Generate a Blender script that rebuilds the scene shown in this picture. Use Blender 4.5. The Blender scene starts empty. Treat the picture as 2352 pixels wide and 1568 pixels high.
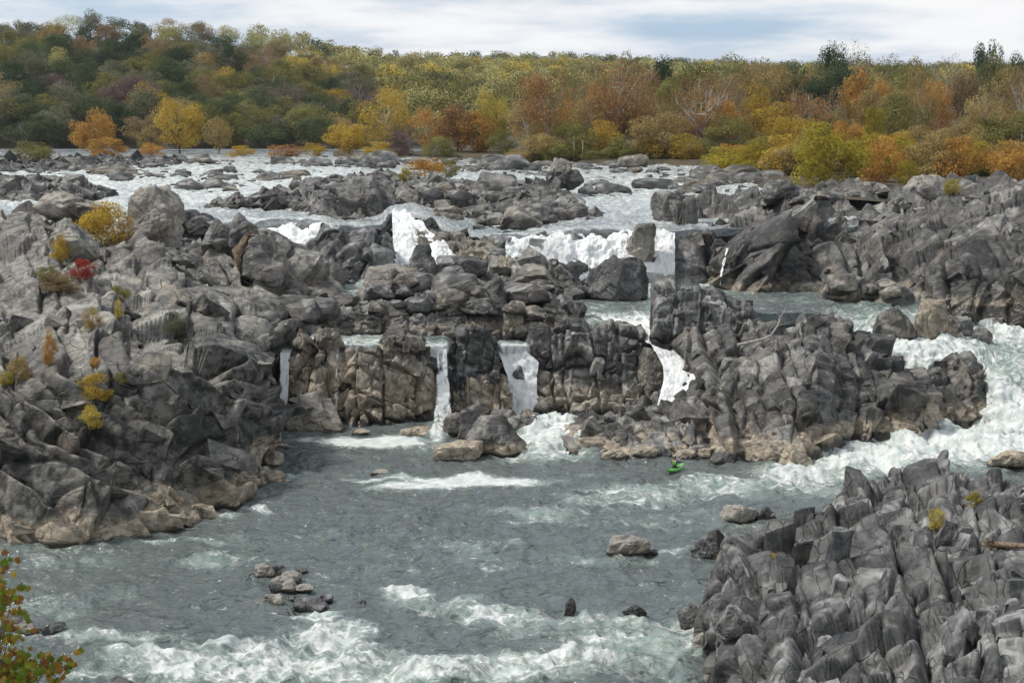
import bpy, bmesh, math, random
import numpy as np
from mathutils import Vector, Matrix, Euler, Quaternion
from mathutils.bvhtree import BVHTree

random.seed(7)
SC = bpy.context.scene
COL = SC.collection
F, CX, CY, HC = 3730.0, 1176.0, 784.0, 26.0
PITCH = math.atan(484.0 / F)
SA, CA = math.sin(PITCH), math.cos(PITCH)


# ------------------------------------------------------------------ surveying: picture bearing + known level -> place
def ray(px, py):
    return np.array((px - CX, F * CA + (CY - py) * SA, -F * SA + (CY - py) * CA))


def at_z(px, py, z):
    d = ray(px, py)
    return np.array((0, 0, HC)) + d * ((z - HC) / d[2])


def at_y(px, py, Y):
    d = ray(px, py)
    return np.array((0, 0, HC)) + d * (Y / d[1])


# ------------------------------------------------------------------ numpy noise
def _h(ix, iy, iz, seed):
    h = ix.astype(np.uint32) * np.uint32(374761393)
    h += iy.astype(np.uint32) * np.uint32(668265263)
    h += iz.astype(np.uint32) * np.uint32(2246822519)
    h += np.uint32((seed * 3266489917) & 0xFFFFFFFF)
    h = (h ^ (h >> np.uint32(15))) * np.uint32(2246822519)
    h = (h ^ (h >> np.uint32(13))) * np.uint32(3266489917)
    return h ^ (h >> np.uint32(16))


def _f(h):
    return h.astype(np.float32) * np.float32(1.0 / 4294967296.0)


def vnoise(P, seed=0):
    P = np.asarray(P, np.float32)
    b = np.floor(P)
    f = P - b
    f = f * f * (3 - 2 * f)
    i = b.astype(np.int64)
    out = np.zeros(len(P), np.float32)
    for dx in (0, 1):
        wx = f[:, 0] if dx else 1 - f[:, 0]
        for dy in (0, 1):
            wy = f[:, 1] if dy else 1 - f[:, 1]
            for dz in (0, 1):
                wz = f[:, 2] if dz else 1 - f[:, 2]
                out += wx * wy * wz * _f(_h(i[:, 0] + dx, i[:, 1] + dy, i[:, 2] + dz, seed))
    return out


def fbm(P, octv=4, seed=0, gain=0.5):
    P = np.asarray(P, np.float32)
    a, s, t = 1.0, 0.0, 0.0
    for k in range(octv):
        s = s + a * vnoise(P * (2.03 ** k) + 17.3 * k, seed + k)
        t += a
        a *= gain
    return s / t


def facet(P, size, rot, seed, tilt=1.0, steep=4.0, reach=0.78):
    """Heap of jointed blocks: every cell carries a flat tilted top bounded by steep joint planes; the highest block wins."""
    R = np.array(Euler(rot).to_matrix(), np.float32)
    Q = (np.asarray(P, np.float32) @ R) / np.array(size, np.float32)
    b = np.floor(Q).astype(np.int64)
    n = len(Q)
    best = np.full(n, -9.0, np.float32)
    sec = np.full(n, -9.0, np.float32)
    hid = np.zeros(n, np.uint32)
    for dx in (-1, 0, 1):
        for dy in (-1, 0, 1):
            for dz in (-1, 0, 1):
                ix, iy, iz = b[:, 0] + dx, b[:, 1] + dy, b[:, 2] + dz
                h = _h(ix, iy, iz, seed)
                r1 = _f(h * np.uint32(747796405) + np.uint32(1))
                r2 = _f(h * np.uint32(277803737) + np.uint32(7))
                r3 = _f(h * np.uint32(3812015801) + np.uint32(5)) - 0.5
                r4 = _f(h * np.uint32(2912667907) + np.uint32(11)) - 0.5
                r5 = _f(h * np.uint32(1103515245) + np.uint32(13)) - 0.5
                r0 = _f(h * np.uint32(1597334677) + np.uint32(3))
                ox = Q[:, 0] - (ix + 0.5 + (_f(h) - 0.5) * 0.8)
                oy = Q[:, 1] - (iy + 0.5 + (r1 - 0.5) * 0.8)
                oz = Q[:, 2] - (iz + 0.5 + (r2 - 0.5) * 0.8)
                top = (r0 - 0.5) * 0.8 + tilt * 1.5 * (r3 * ox + r4 * oy + r5 * oz)
                sx_, sy_, sz_ = ox + 0.5 * r4 * oy, oy + 0.5 * r5 * oz, oz + 0.5 * r3 * ox
                g = np.maximum(np.maximum(np.abs(sx_), np.abs(sy_)), np.abs(sz_))
                g = np.maximum(g, (np.abs(sx_ + sy_ * np.sign(r3)) + np.abs(sz_) * 0.5) * 0.72)
                v = np.minimum(top, steep * (reach + 0.2 * r3 - g))
                m = v > best
                sec = np.where(m, best, np.maximum(sec, v))
                best = np.where(m, v, best)
                hid = np.where(m, h, hid)
    return np.clip(best, -0.9, 1.2), best - sec, _f(hid * np.uint32(2654435769) + np.uint32(17))


def joint(P, size, rot, seed, tilt=1.0, saw=0.0):
    """Bedrock cut by three families of joint planes; returns block height, distance to the nearest crack (m) and a block number."""
    R = np.array(Euler(rot).to_matrix(), np.float32)
    P = np.asarray(P, np.float32)
    w = np.stack([fbm(P * (0.16 / size[0]) * 2.2 + 31 * k, 2, seed + 70 + k) for k in range(3)], 1) - 0.5
    Q = (P @ R) / np.array(size, np.float32) + w * np.array((0.9, 1.3, 1.3))
    z = np.zeros(len(P), np.int64)
    ed = []

    def cut(q, a, b, sd):
        c = np.floor(q).astype(np.int64)
        # uneven spacing: the cut in each cell is moved at random
        m0 = _f(_h(c, a, b, sd)) * 0.7 + 0.15
        f = q - c
        up = f > m0
        idx = c * 2 + up
        m1 = _f(_h(c + 1, a, b, sd)) * 0.7 + 0.15
        mm = _f(_h(c - 1, a, b, sd)) * 0.7 + 0.15
        lo = np.where(up, m0, mm - 1)
        hi = np.where(up, m1 + 1, m0)
        t = (f - lo) / (hi - lo)
        return np.where(up, c + 1, c), t, hi - lo
    i, t0, w0 = cut(Q[:, 0], z, z, seed)
    j, t1, w1 = cut(Q[:, 1] + 7.3 * _f(_h(i, z, z, seed + 1)), i, z, seed + 2)
    k, t2, w2 = cut(Q[:, 2] + 7.3 * _f(_h(i, j, z, seed + 3)), i, j, seed + 4)
    h = _h(i, j, k, seed + 5)
    h0 = _h(i, z, z, seed + 6)
    r = [_f(h * np.uint32(m) + np.uint32(n)) - 0.5 for m, n in ((747796405, 1), (277803737, 7), (3812015801, 5), (2912667907, 11))]
    val = r[0] * 0.45 + (_f(h0) - 0.5) * 0.5 + tilt * 1.5 * (r[1] * (t0 - .5) * 0.7 + r[2] * (t1 - .5) + r[3] * (t2 - .5)) + saw * (t0 - 0.5)
    e = np.minimum(np.minimum(t0, 1 - t0) * w0 * size[0], np.minimum(np.minimum(t1, 1 - t1) * w1 * size[1], np.minimum(t2, 1 - t2) * w2 * size[2]))
    return val, e, _f(h * np.uint32(2654435769) + np.uint32(17))


def sstep(a, b, x):
    t = np.clip((x - a) / (b - a), 0, 1)
    return t * t * (3 - 2 * t)


# ------------------------------------------------------------------ mesh helpers
def mesh_np(name, V, Fc, mat=None, smooth=False, attrs=None, parent=None, mats=None, mat_idx=None):
    V = np.asarray(V, np.float32)
    Fc = np.asarray(Fc, np.int32)
    me = bpy.data.meshes.new(name)
    k = Fc.shape[1]
    me.vertices.add(len(V))
    me.vertices.foreach_set('co', V.ravel())
    me.loops.add(Fc.size)
    me.loops.foreach_set('vertex_index', Fc.ravel())
    me.polygons.add(len(Fc))
    me.polygons.foreach_set('loop_start', np.arange(0, Fc.size, k, dtype=np.int32))
    me.polygons.foreach_set('loop_total', np.full(len(Fc), k, np.int32))
    for an, av in (attrs or {}).items():
        av = np.asarray(av, np.float32)
        if av.ndim == 1:
            a = me.attributes.new(an, 'FLOAT', 'POINT')
            a.data.foreach_set('value', av)
        elif av.shape[1] == 4:
            a = me.attributes.new(an, 'FLOAT_COLOR', 'POINT')
            a.data.foreach_set('color', av.ravel())
        else:
            a = me.attributes.new(an, 'FLOAT_VECTOR', 'POINT')
            a.data.foreach_set('vector', av.ravel())
    for m in (mats or ([mat] if mat else [])):
        me.materials.append(m)
    if mat_idx is not None:
        me.polygons.foreach_set('material_index', np.asarray(mat_idx, np.int32))
    me.update(calc_edges=True)
    if smooth:
        me.shade_smooth()
    else:
        me.shade_flat()
    ob = bpy.data.objects.new(name, me)
    COL.objects.link(ob)
    if parent is not None:
        ob.parent = parent
    return ob


def grid_faces(nu, nv):
    i = np.arange(nu * nv).reshape(nu, nv)
    return np.stack((i[:-1, :-1].ravel(), i[1:, :-1].ravel(), i[1:, 1:].ravel(), i[:-1, 1:].ravel()), 1)


def tag(o, label=None, cat=None, group=None, kind=None):
    if label:
        o['label'] = label
    if cat:
        o['category'] = cat
    if group:
        o['group'] = group
    if kind:
        o['kind'] = kind
    return o


def empty(name, loc, rz=0.0):
    o = bpy.data.objects.new(name, None)
    COL.objects.link(o)
    o.location = loc
    o.rotation_euler = (0, 0, rz)
    o.empty_display_size = 0.2
    return o


# ------------------------------------------------------------------ node helper
class N:
    def __init__(self, name):
        self.m = bpy.data.materials.new(name)
        self.m.use_nodes = True
        self.t = self.m.node_tree
        self.t.nodes.clear()
        self.out = self.t.nodes.new('ShaderNodeOutputMaterial')

    def n(self, typ, **kw):
        nd = self.t.nodes.new('ShaderNode' + typ)
        for k, v in kw.items():
            if k.startswith('_'):
                continue
            setattr(nd, k, v)
        return nd

    def put(self, sock, v):
        if hasattr(v, 'is_linked') or isinstance(v, bpy.types.NodeSocket):
            self.t.links.new(v, sock)
        else:
            if hasattr(sock, 'default_value'):
                try:
                    sock.default_value = v
                except Exception:
                    sock.default_value = (v[0], v[1], v[2], 1.0)

    def math(self, op, a, b=0.0, c=None, clamp=False):
        nd = self.n('Math', operation=op, use_clamp=clamp)
        self.put(nd.inputs[0], a)
        self.put(nd.inputs[1], b)
        if c is not None:
            self.put(nd.inputs[2], c)
        return nd.outputs[0]

    def mapr(self, v, a, b, c=0.0, d=1.0, smooth=True):
        nd = self.n('MapRange', interpolation_type='SMOOTHSTEP' if smooth else 'LINEAR')
        self.put(nd.inputs[0], v)
        for k, x in zip((1, 2, 3, 4), (a, b, c, d)):
            self.put(nd.inputs[k], x)
        return nd.outputs[0]

    def mix(self, fac, a, b, mode='MIX'):
        nd = self.n('Mix', data_type='RGBA', blend_type=mode)
        self.put(nd.inputs[0], fac)
        self.put(nd.inputs[6], a if not isinstance(a, tuple) else (*a[:3], 1.0))
        self.put(nd.inputs[7], b if not isinstance(b, tuple) else (*b[:3], 1.0))
        return nd.outputs[2]

    def noise(self, vec, scale, detail=4.0, rough=0.55, typ='FBM', dist=0.0, out=0):
        nd = self.n('TexNoise')
        nd.noise_type = typ
        if vec is not None:
            self.put(nd.inputs['Vector'], vec)
        nd.inputs['Scale'].default_value = scale
        nd.inputs['Detail'].default_value = detail
        nd.inputs['Roughness'].default_value = rough
        nd.inputs['Distortion'].default_value = dist
        return nd.outputs[out]

    def attr(self, name, out='Fac'):
        nd = self.n('Attribute', attribute_name=name)
        return nd.outputs[out]

    def scalev(self, vec, s):
        nd = self.n('VectorMath', operation='MULTIPLY')
        self.put(nd.inputs[0], vec)
        nd.inputs[1].default_value = s
        return nd.outputs[0]

    def bsdf(self, **kw):
        nd = self.n('BsdfPrincipled')
        for k, v in kw.items():
            self.put(nd.inputs[k.replace('_', ' ')], v)
        return nd

    def bump(self, h, strength, dist, normal=None):
        nd = self.n('Bump')
        nd.inputs['Strength'].default_value = strength
        nd.inputs['Distance'].default_value = dist
        self.put(nd.inputs['Height'], h)
        if normal is not None:
            self.put(nd.inputs['Normal'], normal)
        return nd.outputs[0]

    def done(self, shader):
        self.t.links.new(shader, self.out.inputs[0])
        return self.m


def pos(n):
    return n.n('NewGeometry').outputs['Position']


# ------------------------------------------------------------------ materials
def rock_material(name, dark, mid, light, warm, strata=(0.6, 0.6, 1.8), rot=(0.3, 0.2, 0.0)):
    n = N(name)
    tc = n.n('TexCoord').outputs['Object']
    col = n.n('Attribute', attribute_name='tone')
    sep = n.n('SeparateColor')
    n.t.links.new(col.outputs['Color'], sep.inputs[0])
    tone, tan, lich, wet = sep.outputs[0], sep.outputs[1], sep.outputs[2], col.outputs['Alpha']
    # bedding: stretched noise along the joints
    mp = n.n('Mapping')
    n.put(mp.inputs['Vector'], tc)
    mp.inputs['Rotation'].default_value = rot
    mp.inputs['Scale'].default_value = strata
    bed = n.noise(mp.outputs[0], 1.0, 6, 0.6)
    fine = n.noise(tc, 1.5, 6, 0.55)
    t = n.math('ADD', n.math('MULTIPLY', tone, 0.72), n.math('ADD', n.math('MULTIPLY', bed, 0.26), 0.01))
    t = n.math('ADD', t, n.math('MULTIPLY', n.math('SUBTRACT', fine, 0.5), 0.55))
    rmp = n.n('ValToRGB')
    n.put(rmp.inputs[0], t)
    e = rmp.color_ramp.elements
    e[0].position, e[0].color = 0.22, (*dark, 1)
    e[1].position, e[1].color = 0.78, (*light, 1)
    x = e.new(0.5)
    x.color = (*mid, 1)
    c = rmp.outputs[0]
    patch = n.noise(tc, 0.35, 5, 0.6)
    c = n.mix(n.mapr(patch, 0.5, 0.68, 0, 0.65), c, warm)
    stain = n.mapr(n.noise(tc, 0.24, 5, 0.62, dist=0.4), 0.48, 0.60, 0, 0.75)
    c = n.mix(stain, c, n.mix(1.0, c, (0.34, 0.335, 0.34), 'MULTIPLY'))
    c = n.mix(n.math('MULTIPLY', lich, n.mapr(fine, 0.42, 0.58)), c, (0.31, 0.31, 0.265))
    tc2 = n.mix(n.mapr(fine, 0.3, 0.7), (0.19, 0.158, 0.12), (0.50, 0.42, 0.315))
    c = n.mix(n.math('MULTIPLY', tan, n.mapr(n.noise(tc, 0.9, 6, 0.65), 0.33, 0.47, 0.25, 1.0)), c, tc2)
    c = n.mix(wet, c, (0.018, 0.017, 0.014))
    # hair-line cracks
    vz = n.n('TexVoronoi', feature='DISTANCE_TO_EDGE')
    wv = n.n('VectorMath', operation='ADD')
    n.put(wv.inputs[0], mp.outputs[0])
    nn = n.n('TexNoise')
    n.put(nn.inputs['Vector'], tc)
    nn.inputs['Scale'].default_value = 0.8
    sc = n.scalev(nn.outputs['Color'], (0.7, 0.7, 0.7))
    n.put(wv.inputs[1], sc)
    n.put(vz.inputs['Vector'], wv.outputs[0])
    vz.inputs['Scale'].default_value = 0.6
    crack = n.mapr(vz.outputs['Distance'], 0.0, 0.02, 0.0, 1.0)
    c = n.mix(n.math('MULTIPLY', n.math('SUBTRACT', 1.0, crack), n.mapr(patch, 0.40, 0.56, 0.0, 0.7)), c, (0.02, 0.019, 0.017))
    h = n.math('ADD', n.math('MULTIPLY', n.noise(tc, 1.4, 6, 0.6), 1.0), n.math('MULTIPLY', crack, 0.35))
    h = n.math('ADD', h, n.math('MULTIPLY', bed, 0.3))
    nrm = n.bump(h, 0.8, 0.19)
    rough = n.mapr(wet, 0, 1, 0.62, 0.25, smooth=False)
    b = n.bsdf(Base_Color=c, Roughness=rough, Normal=nrm)
    b.inputs['Specular IOR Level'].default_value = 0.45
    return n.done(b.outputs[0])


ROCK = rock_material('grey_rock', (0.018, 0.0175, 0.017), (0.112, 0.109, 0.104), (0.38, 0.37, 0.345), (0.25, 0.22, 0.185))
ROCK_LEFT = rock_material('weathered_rock', (0.022, 0.021, 0.0195), (0.132, 0.126, 0.114), (0.40, 0.385, 0.35), (0.31, 0.265, 0.215),
                          strata=(0.6, 0.5, 1.9), rot=(0.35, -0.45, 0.2))
ROCK_DARK = rock_material('blue_grey_rock', (0.015, 0.015, 0.0155), (0.098, 0.099, 0.097), (0.38, 0.38, 0.37), (0.19, 0.182, 0.172),
                          strata=(1.5, 0.6, 0.45), rot=(0.1, 0.12, 0.15))
ROCK_TAN = rock_material('tan_rock', (0.025, 0.023, 0.020), (0.15, 0.137, 0.117), (0.40, 0.365, 0.31), (0.34, 0.285, 0.215),
                         strata=(1.8, 0.6, 0.3), rot=(0.1, 0.1, 0.0))
ROCK_PALE = rock_material('pale_rock', (0.12, 0.115, 0.10), (0.27, 0.25, 0.22), (0.45, 0.42, 0.37), (0.35, 0.29, 0.22))


def water_material(name, deep, aer, foam_bias=0.0, fscale=1.0, bump=1.0):
    n = N(name)
    fl = n.attr('flow', 'Vector')
    foam = n.attr('foam')
    P = pos(n)
    a = n.noise(fl, 0.8 * fscale, 10, 0.72, dist=0.9)
    r = n.noise(fl, 1.1 * fscale, 7, 0.62, dist=1.6)
    lace = n.math('SUBTRACT', 1.0, n.math('MULTIPLY', n.math('ABSOLUTE', n.math('SUBTRACT', r, 0.5)), 7.0), clamp=True)
    v = n.math('ADD', foam, n.math('MULTIPLY', n.math('SUBTRACT', a, 0.5), 2.9))
    v = n.math('ADD', v, n.math('MULTIPLY', n.math('SUBTRACT', lace, 0.4), 0.36))
    m = n.mapr(v, 0.52 - foam_bias, 1.06 - foam_bias, 0.0, 0.96)
    aerm = n.mapr(n.math('ADD', foam, n.math('MULTIPLY', n.math('SUBTRACT', n.noise(fl, 0.25 * fscale, 4, 0.5), 0.5), 1.2)), 0.15, 0.95)
    c = n.mix(aerm, deep, aer)
    chop = n.n('Mapping')
    n.put(chop.inputs['Vector'], P)
    chop.inputs['Scale'].default_value = (0.55, 0.8, 1.0)
    h1 = n.noise(chop.outputs[0], 2.4, 4, 0.6, dist=0.5)
    h2 = n.noise(chop.outputs[0], 0.75, 3, 0.55, dist=0.8)
    h = n.math('ADD', n.math('MULTIPLY', h1, 0.30), n.math('MULTIPLY', h2, 1.7))
    nb = n.bump(h, bump, 0.55)
    w = n.bsdf(Base_Color=c, Roughness=0.06, Normal=nb, IOR=1.333)
    fh = n.noise(P, 2.4, 6, 0.7)
    nf = n.bump(n.math('ADD', fh, n.math('MULTIPLY', m, 0.5)), 0.9, 0.22)
    fc = n.mix(n.mapr(n.noise(P, 0.9, 5, 0.6), 0.3, 0.7), (0.52, 0.585, 0.565), (0.84, 0.855, 0.85))
    f = n.bsdf(Base_Color=fc, Roughness=0.9, Normal=nf)
    f.inputs['Specular IOR Level'].default_value = 0.15
    mx = n.n('MixShader')
    n.put(mx.inputs[0], m)
    n.t.links.new(w.outputs[0], mx.inputs[1])
    n.t.links.new(f.outputs[0], mx.inputs[2])
    return n.done(mx.outputs[0])


WATER = water_material('river_water', (0.120, 0.142, 0.139), (0.27, 0.35, 0.315))
WATER_UP = water_material('upper_river_water', (0.17, 0.19, 0.20), (0.45, 0.49, 0.50), fscale=0.8)


def fall_material():
    n = N('falling_water')
    fl = n.attr('flow', 'Vector')
    foam = n.attr('foam')
    s1 = n.n('Mapping')
    n.put(s1.inputs['Vector'], fl)
    s1.inputs['Scale'].default_value = (2.2, 0.5, 1.0)
    a = n.noise(s1.outputs[0], 1.0, 7, 0.66, dist=0.35)
    b_ = n.noise(fl, 1.6, 7, 0.7)
    v = n.math('ADD', n.math('MULTIPLY', a, 0.65), n.math('MULTIPLY', b_, 0.35))
    fc = n.mix(n.mapr(v, 0.27, 0.52), (0.36, 0.42, 0.41), (0.86, 0.875, 0.875))
    nb = n.bump(v, 0.8, 0.35)
    f = n.bsdf(Base_Color=fc, Roughness=0.75, Normal=nb)
    f.inputs['Specular IOR Level'].default_value = 0.2
    tr = n.n('BsdfTransparent')
    mx = n.n('MixShader')
    al = n.mapr(n.math('ADD', v, n.math('MULTIPLY', n.math('SUBTRACT', foam, 0.5), 0.62)), 0.42, 0.62)
    n.put(mx.inputs[0], al)
    n.t.links.new(tr.outputs[0], mx.inputs[1])
    n.t.links.new(f.outputs[0], mx.inputs[2])
    return n.done(mx.outputs[0])


FALL = fall_material()


# ------------------------------------------------------------------ rock builders
ROCK_TREES = []   # (BVH) of everything solid, so that plants, logs and rubble can be rested on it


def resolve(k):
    px, py, s = k
    if isinstance(s, tuple):
        return at_y(px, py, s[0])
    return at_z(px, py, s)


def blur(a, axis, r):
    if r < 1:
        return a
    pad = [(0, 0)] * a.ndim
    pad[axis] = (r, r)
    b = np.pad(a, pad, mode='edge')
    c = np.cumsum(b, axis=axis)
    c = np.concatenate([np.zeros_like(np.take(c, [0], axis=axis)), c], axis=axis)
    n = a.shape[axis]
    w = 2 * r + 1
    return (np.take(c, np.arange(w, w + n), axis=axis) - np.take(c, np.arange(0, n), axis=axis)) / w


BLOCKY = [((5.5, 4.5, 4.0), 1.3), ((2.2, 1.9, 1.5), 0.62), ((0.8, 0.75, 0.6), 0.24)]


_HULLS = {}


def hulls(cuts=1):
    if cuts not in _HULLS:
        _HULLS[cuts] = []
        r = random.Random(5)
        for k in range(48):
            bm = bmesh.new()
            for i in range(r.choice((9, 11, 14))):
                p = [r.uniform(-1, 1) for _ in range(3)]
                m = max(abs(x) for x in p)
                p = [x / m * r.uniform(0.82, 1.0) for x in p]
                if r.random() < 0.6:
                    p = [math.copysign(r.uniform(0.7, 1.0), x) for x in p]
                bm.verts.new(p)
            bmesh.ops.convex_hull(bm, input=bm.verts)
            loose = [v for v in bm.verts if not v.link_faces]
            bmesh.ops.delete(bm, geom=loose, context='VERTS')
            bmesh.ops.triangulate(bm, faces=bm.faces)
            bmesh.ops.subdivide_edges(bm, edges=bm.edges, cuts=cuts, use_grid_fill=True)
            bmesh.ops.triangulate(bm, faces=bm.faces)
            bm.verts.ensure_lookup_table()
            bmesh.ops.recalc_face_normals(bm, faces=bm.faces)
            _HULLS[cuts].append((np.array([v.co[:] for v in bm.verts], np.float32), np.array([[v.index for v in f.verts] for f in bm.faces], np.int32)))
            bm.free()
    return _HULLS[cuts]


def blocks_on(P, NR, dens, size, aspect, rot, jit, seed, ppm, shape, v0, v1, sink=0.6):
    """Broken, weathered blocks set along the joints, mostly sunk into the surface points P."""
    rng = np.random.default_rng(seed)
    nu, nv = shape
    idx = (rng.integers(int(nu * .05), int(nu * .95), int(dens)) * nv + rng.integers(int(nv * v0), max(int(nv * v1), int(nv * v0) + 2), int(dens)))
    V, Fc, T, U, S, NN, off = [], [], [], [], [], [], 0
    base = Euler(rot).to_matrix()
    for i in idx:
        s = size * min(1.5, math.exp(rng.normal(-0.15, 0.38)))
        H = hulls(4 if s * ppm > 26 else (2 if s * ppm > 12 else 1))
        hv, hf = H[rng.integers(0, len(H))]
        a = np.array(aspect) * s * 0.5 * rng.uniform(0.75, 1.3, 3)
        e = Euler((rng.normal(0, jit), rng.normal(0, jit), rng.normal(0, jit * 1.6))).to_matrix()
        M = np.array(base @ e)
        rn = hv / (np.linalg.norm(hv, axis=1, keepdims=True) + 1e-6)
        c = P[i] + NR[i] * s * min(aspect) * (0.10 - sink * rng.uniform(0, 1.0))
        V.append((hv * a) @ M.T + c)
        NN.append(rn @ M.T)
        U.append(hv * np.array(aspect) + rng.uniform(0, 60, 3))
        S.append(np.full(len(hv), s))
        Fc.append(hf + off)
        T.append(np.full(len(hv), rng.uniform(0, 1)))
        off += len(hv)
    V, Fc, T, U, S, NN = (np.concatenate(x) for x in (V, Fc, T, U, S, NN))
    v1, e1, h1 = facet(U, (0.85, 0.8, 0.7), (0.2, 0.3, 0.4), seed + 1)
    v2, e2, h2 = facet(U, (0.34, 0.34, 0.26), (0.2, 0.3, 0.4), seed + 2)
    V = V + NN * (S * (v1 * 0.10 + v2 * 0.045 + (fbm(U * 1.7, 3, seed) - 0.5) * 0.07))[:, None]
    return V, Fc, np.clip(T * 0.7 + h1 * 0.3, 0, 1)


def outcrop(label, cols, back=5.0, zb=0.0, mat=None, rot=(0.2, 0.25, 0.3), octs=None, seed=1, res=2.0, side=1.5, tan=(0.0, 0.0), lichen=0.0,
            group=None, name='rock_outcrop', cat='rock', soft=0.35, tilt=1.0, saw=0.0, shade=None, crack=1.0, blk=None, backdrop=None, wetline=0.25):
    """cols: list of columns, each a list of knots (px, py, level | (distance,)) from waterline to crest."""
    octs = octs or BLOCKY
    K, PX = [], []
    for c in cols:
        pts = [resolve(k) for k in c]
        pxs = [np.array(k[:2], float) for k in c]
        p0, p1 = pts[0], pts[-1]
        low = p0.copy()
        low[2] = min(p0[2], zb) - 2.0
        low[1] -= 0.3
        lev = (backdrop if backdrop is not None else zb) - 1.5
        b1 = p1 + np.array((p1[0] / p1[1] * back * 0.5, back * 0.5, -0.12 * (p1[2] - lev)))
        b2 = p1 + np.array((p1[0] / p1[1] * back, back, lev - p1[2]))
        K.append([low] + pts + [b1, b2])
        PX.append([pxs[0] + (0, 25)] + pxs + [pxs[-1] + (0, 40), pxs[-1] + (0, 75)])
    if side:
        for e, s in ((0, -1), (-1, 1)):
            ks = [p + np.array((s * side, 0.6, 0)) for p in K[e]]
            for p in ks:
                p[2] = min(p[2], zb) - 2.0
            xs = [q + np.array((s * 20, 0)) for q in PX[e]]
            if e == 0:
                K.insert(0, ks)
                PX.insert(0, xs)
            else:
                K.append(ks)
                PX.append(xs)
    K, PX = np.array(K), np.array(PX)
    nc, nk = K.shape[:2]
    # resample across knots then across columns, in proportion to how large they are seen
    dk = np.linalg.norm(np.diff(PX, axis=1), axis=2).max(axis=0)
    dk = np.maximum(dk, 8)
    dc = np.linalg.norm(np.diff(PX, axis=0), axis=2).max(axis=1)
    dc = np.maximum(dc, 6)

    cumk = np.concatenate([[0], np.cumsum(dk)]) / np.sum(dk)
    vlim = (cumk[1] * 0.9, min(0.97, cumk[-3] + 0.01))

    def rs(A, d, axis):
        cum = np.concatenate([[0], np.cumsum(d)])
        m = max(4, int(cum[-1] / res))
        t = np.linspace(0, cum[-1], m)
        j = np.clip(np.searchsorted(cum, t, 'right') - 1, 0, len(d) - 1)
        f = ((t - cum[j]) / d[j])
        sh = [1, 1, 1]
        sh[axis] = m
        f = f.reshape(sh)
        return np.take(A, j, axis) * (1 - f) + np.take(A, j + 1, axis) * f
    G = rs(rs(K, dk, 1), dc, 0)
    nu, nv = G.shape[:2]
    ru = int(soft * np.median(dc) / res * 0.5)
    rv = int(soft * np.median(dk) / res * 0.5)
    for _ in range(2):
        G = blur(blur(G, 0, min(ru, nu // 5)), 1, min(rv, nv // 5))
    gu, gv = np.gradient(G, axis=0), np.gradient(G, axis=1)
    nrm = np.cross(gu, gv)
    nrm /= np.linalg.norm(nrm, axis=2, keepdims=True) + 1e-9
    P = G.reshape(-1, 3)
    NR = nrm.reshape(-1, 3)
    view = P - np.array((0, 0, HC + 60))
    if np.sum(np.sum(NR * view, 1) > 0) > len(P) / 2:
        NR = -NR
    warp = np.stack([fbm(P * 0.5, 3, seed + 91), fbm(P * 0.5 + 7, 3, seed + 92), fbm(P * 0.5 + 13, 3, seed + 93)], 1) - 0.5
    W = P + warp * 0.4
    D = np.zeros(len(P), np.float32)
    tone = np.zeros(len(P), np.float32)
    wts = (0.3, 0.4, 0.3, 0.2)
    for k, (sz, amp) in enumerate(octs):
        if k < len(octs) - 1:
            v, e, h = joint(W, sz, (rot[0] + 0.07 * k, rot[1] + 0.1 * k, rot[2]), seed * 31 + k, tilt, saw)
            gw = 0.012 * min(sz) + 0.07
            D += amp * v - crack * min(amp * 0.35, 0.4) * np.exp(-(e / gw) ** 1.5)
        else:
            v, e, h = facet(W, sz, rot, seed * 31 + k, tilt)
            D += amp * v
        tone += wts[k] * h
    D = D.reshape(nu, nv)
    D = blur(blur(D, 0, 1), 1, 1)
    D = D.ravel()
    D += (fbm(P * 0.9, 4, seed + 5) - 0.5) * 0.12
    Q = P + NR * D[:, None]
    FQ = grid_faces(nu, nv)
    tri = np.concatenate([FQ[:, (0, 1, 2)], FQ[:, (0, 2, 3)]])
    nb = len(tri)
    if blk is not None:
        px_area = nu * nv * res * res
        for j, (cover, size, aspect, brot, jit) in enumerate(blk):
            ppm = F / np.median(P[:, 1])
            cnt = cover * px_area / (size * ppm) ** 2
            bv, bf, bt = blocks_on(Q[:nu * nv], NR[:nu * nv], cnt, size, aspect, brot, jit, seed * 7 + j, ppm, (nu, nv), vlim[0], vlim[1])
            tri = np.concatenate([tri, bf + len(Q)])
            Q = np.concatenate([Q, bv])
            NR = np.concatenate([NR, np.zeros_like(bv)])
            tone = np.concatenate([tone, 0.12 + 0.76 * bt])
            if j == 0:
                Q = Q.astype(np.float32)
    z = Q[:, 2]
    if shade:       # tone shifted by height: darker below, paler above
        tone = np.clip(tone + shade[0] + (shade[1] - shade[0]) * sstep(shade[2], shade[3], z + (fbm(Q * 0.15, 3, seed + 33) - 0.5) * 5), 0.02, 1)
    rel = z - zb
    bn = fbm(Q * 0.32, 4, seed + 40)
    tm = tan[0] * (1 - sstep(tan[1] * 0.75, tan[1] * 1.05, rel + (bn - 0.5) * 3.4 * max(tan[1] * 0.35, 0.6) + (tone - 0.5) * 1.6)) if tan[0] else np.zeros(len(Q))
    lm = lichen * sstep(0.42, 0.6, fbm(Q * 0.16, 4, seed + 60)) if lichen else np.zeros(len(Q))
    wm = 0.9 * (1 - sstep(wetline * 0.6, wetline * 1.5, rel + (bn - 0.5) * 0.5)) if wetline else np.zeros(len(Q))
    attr = np.stack([np.clip(tone, 0, 1), tm, lm, wm], 1)
    ob = mesh_np(name, Q, tri, mat or ROCK, attrs={'tone': attr}, smooth=True)
    sf = ob.data.attributes.get('sharp_face') or ob.data.attributes.new('sharp_face', 'BOOLEAN', 'FACE')
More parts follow.
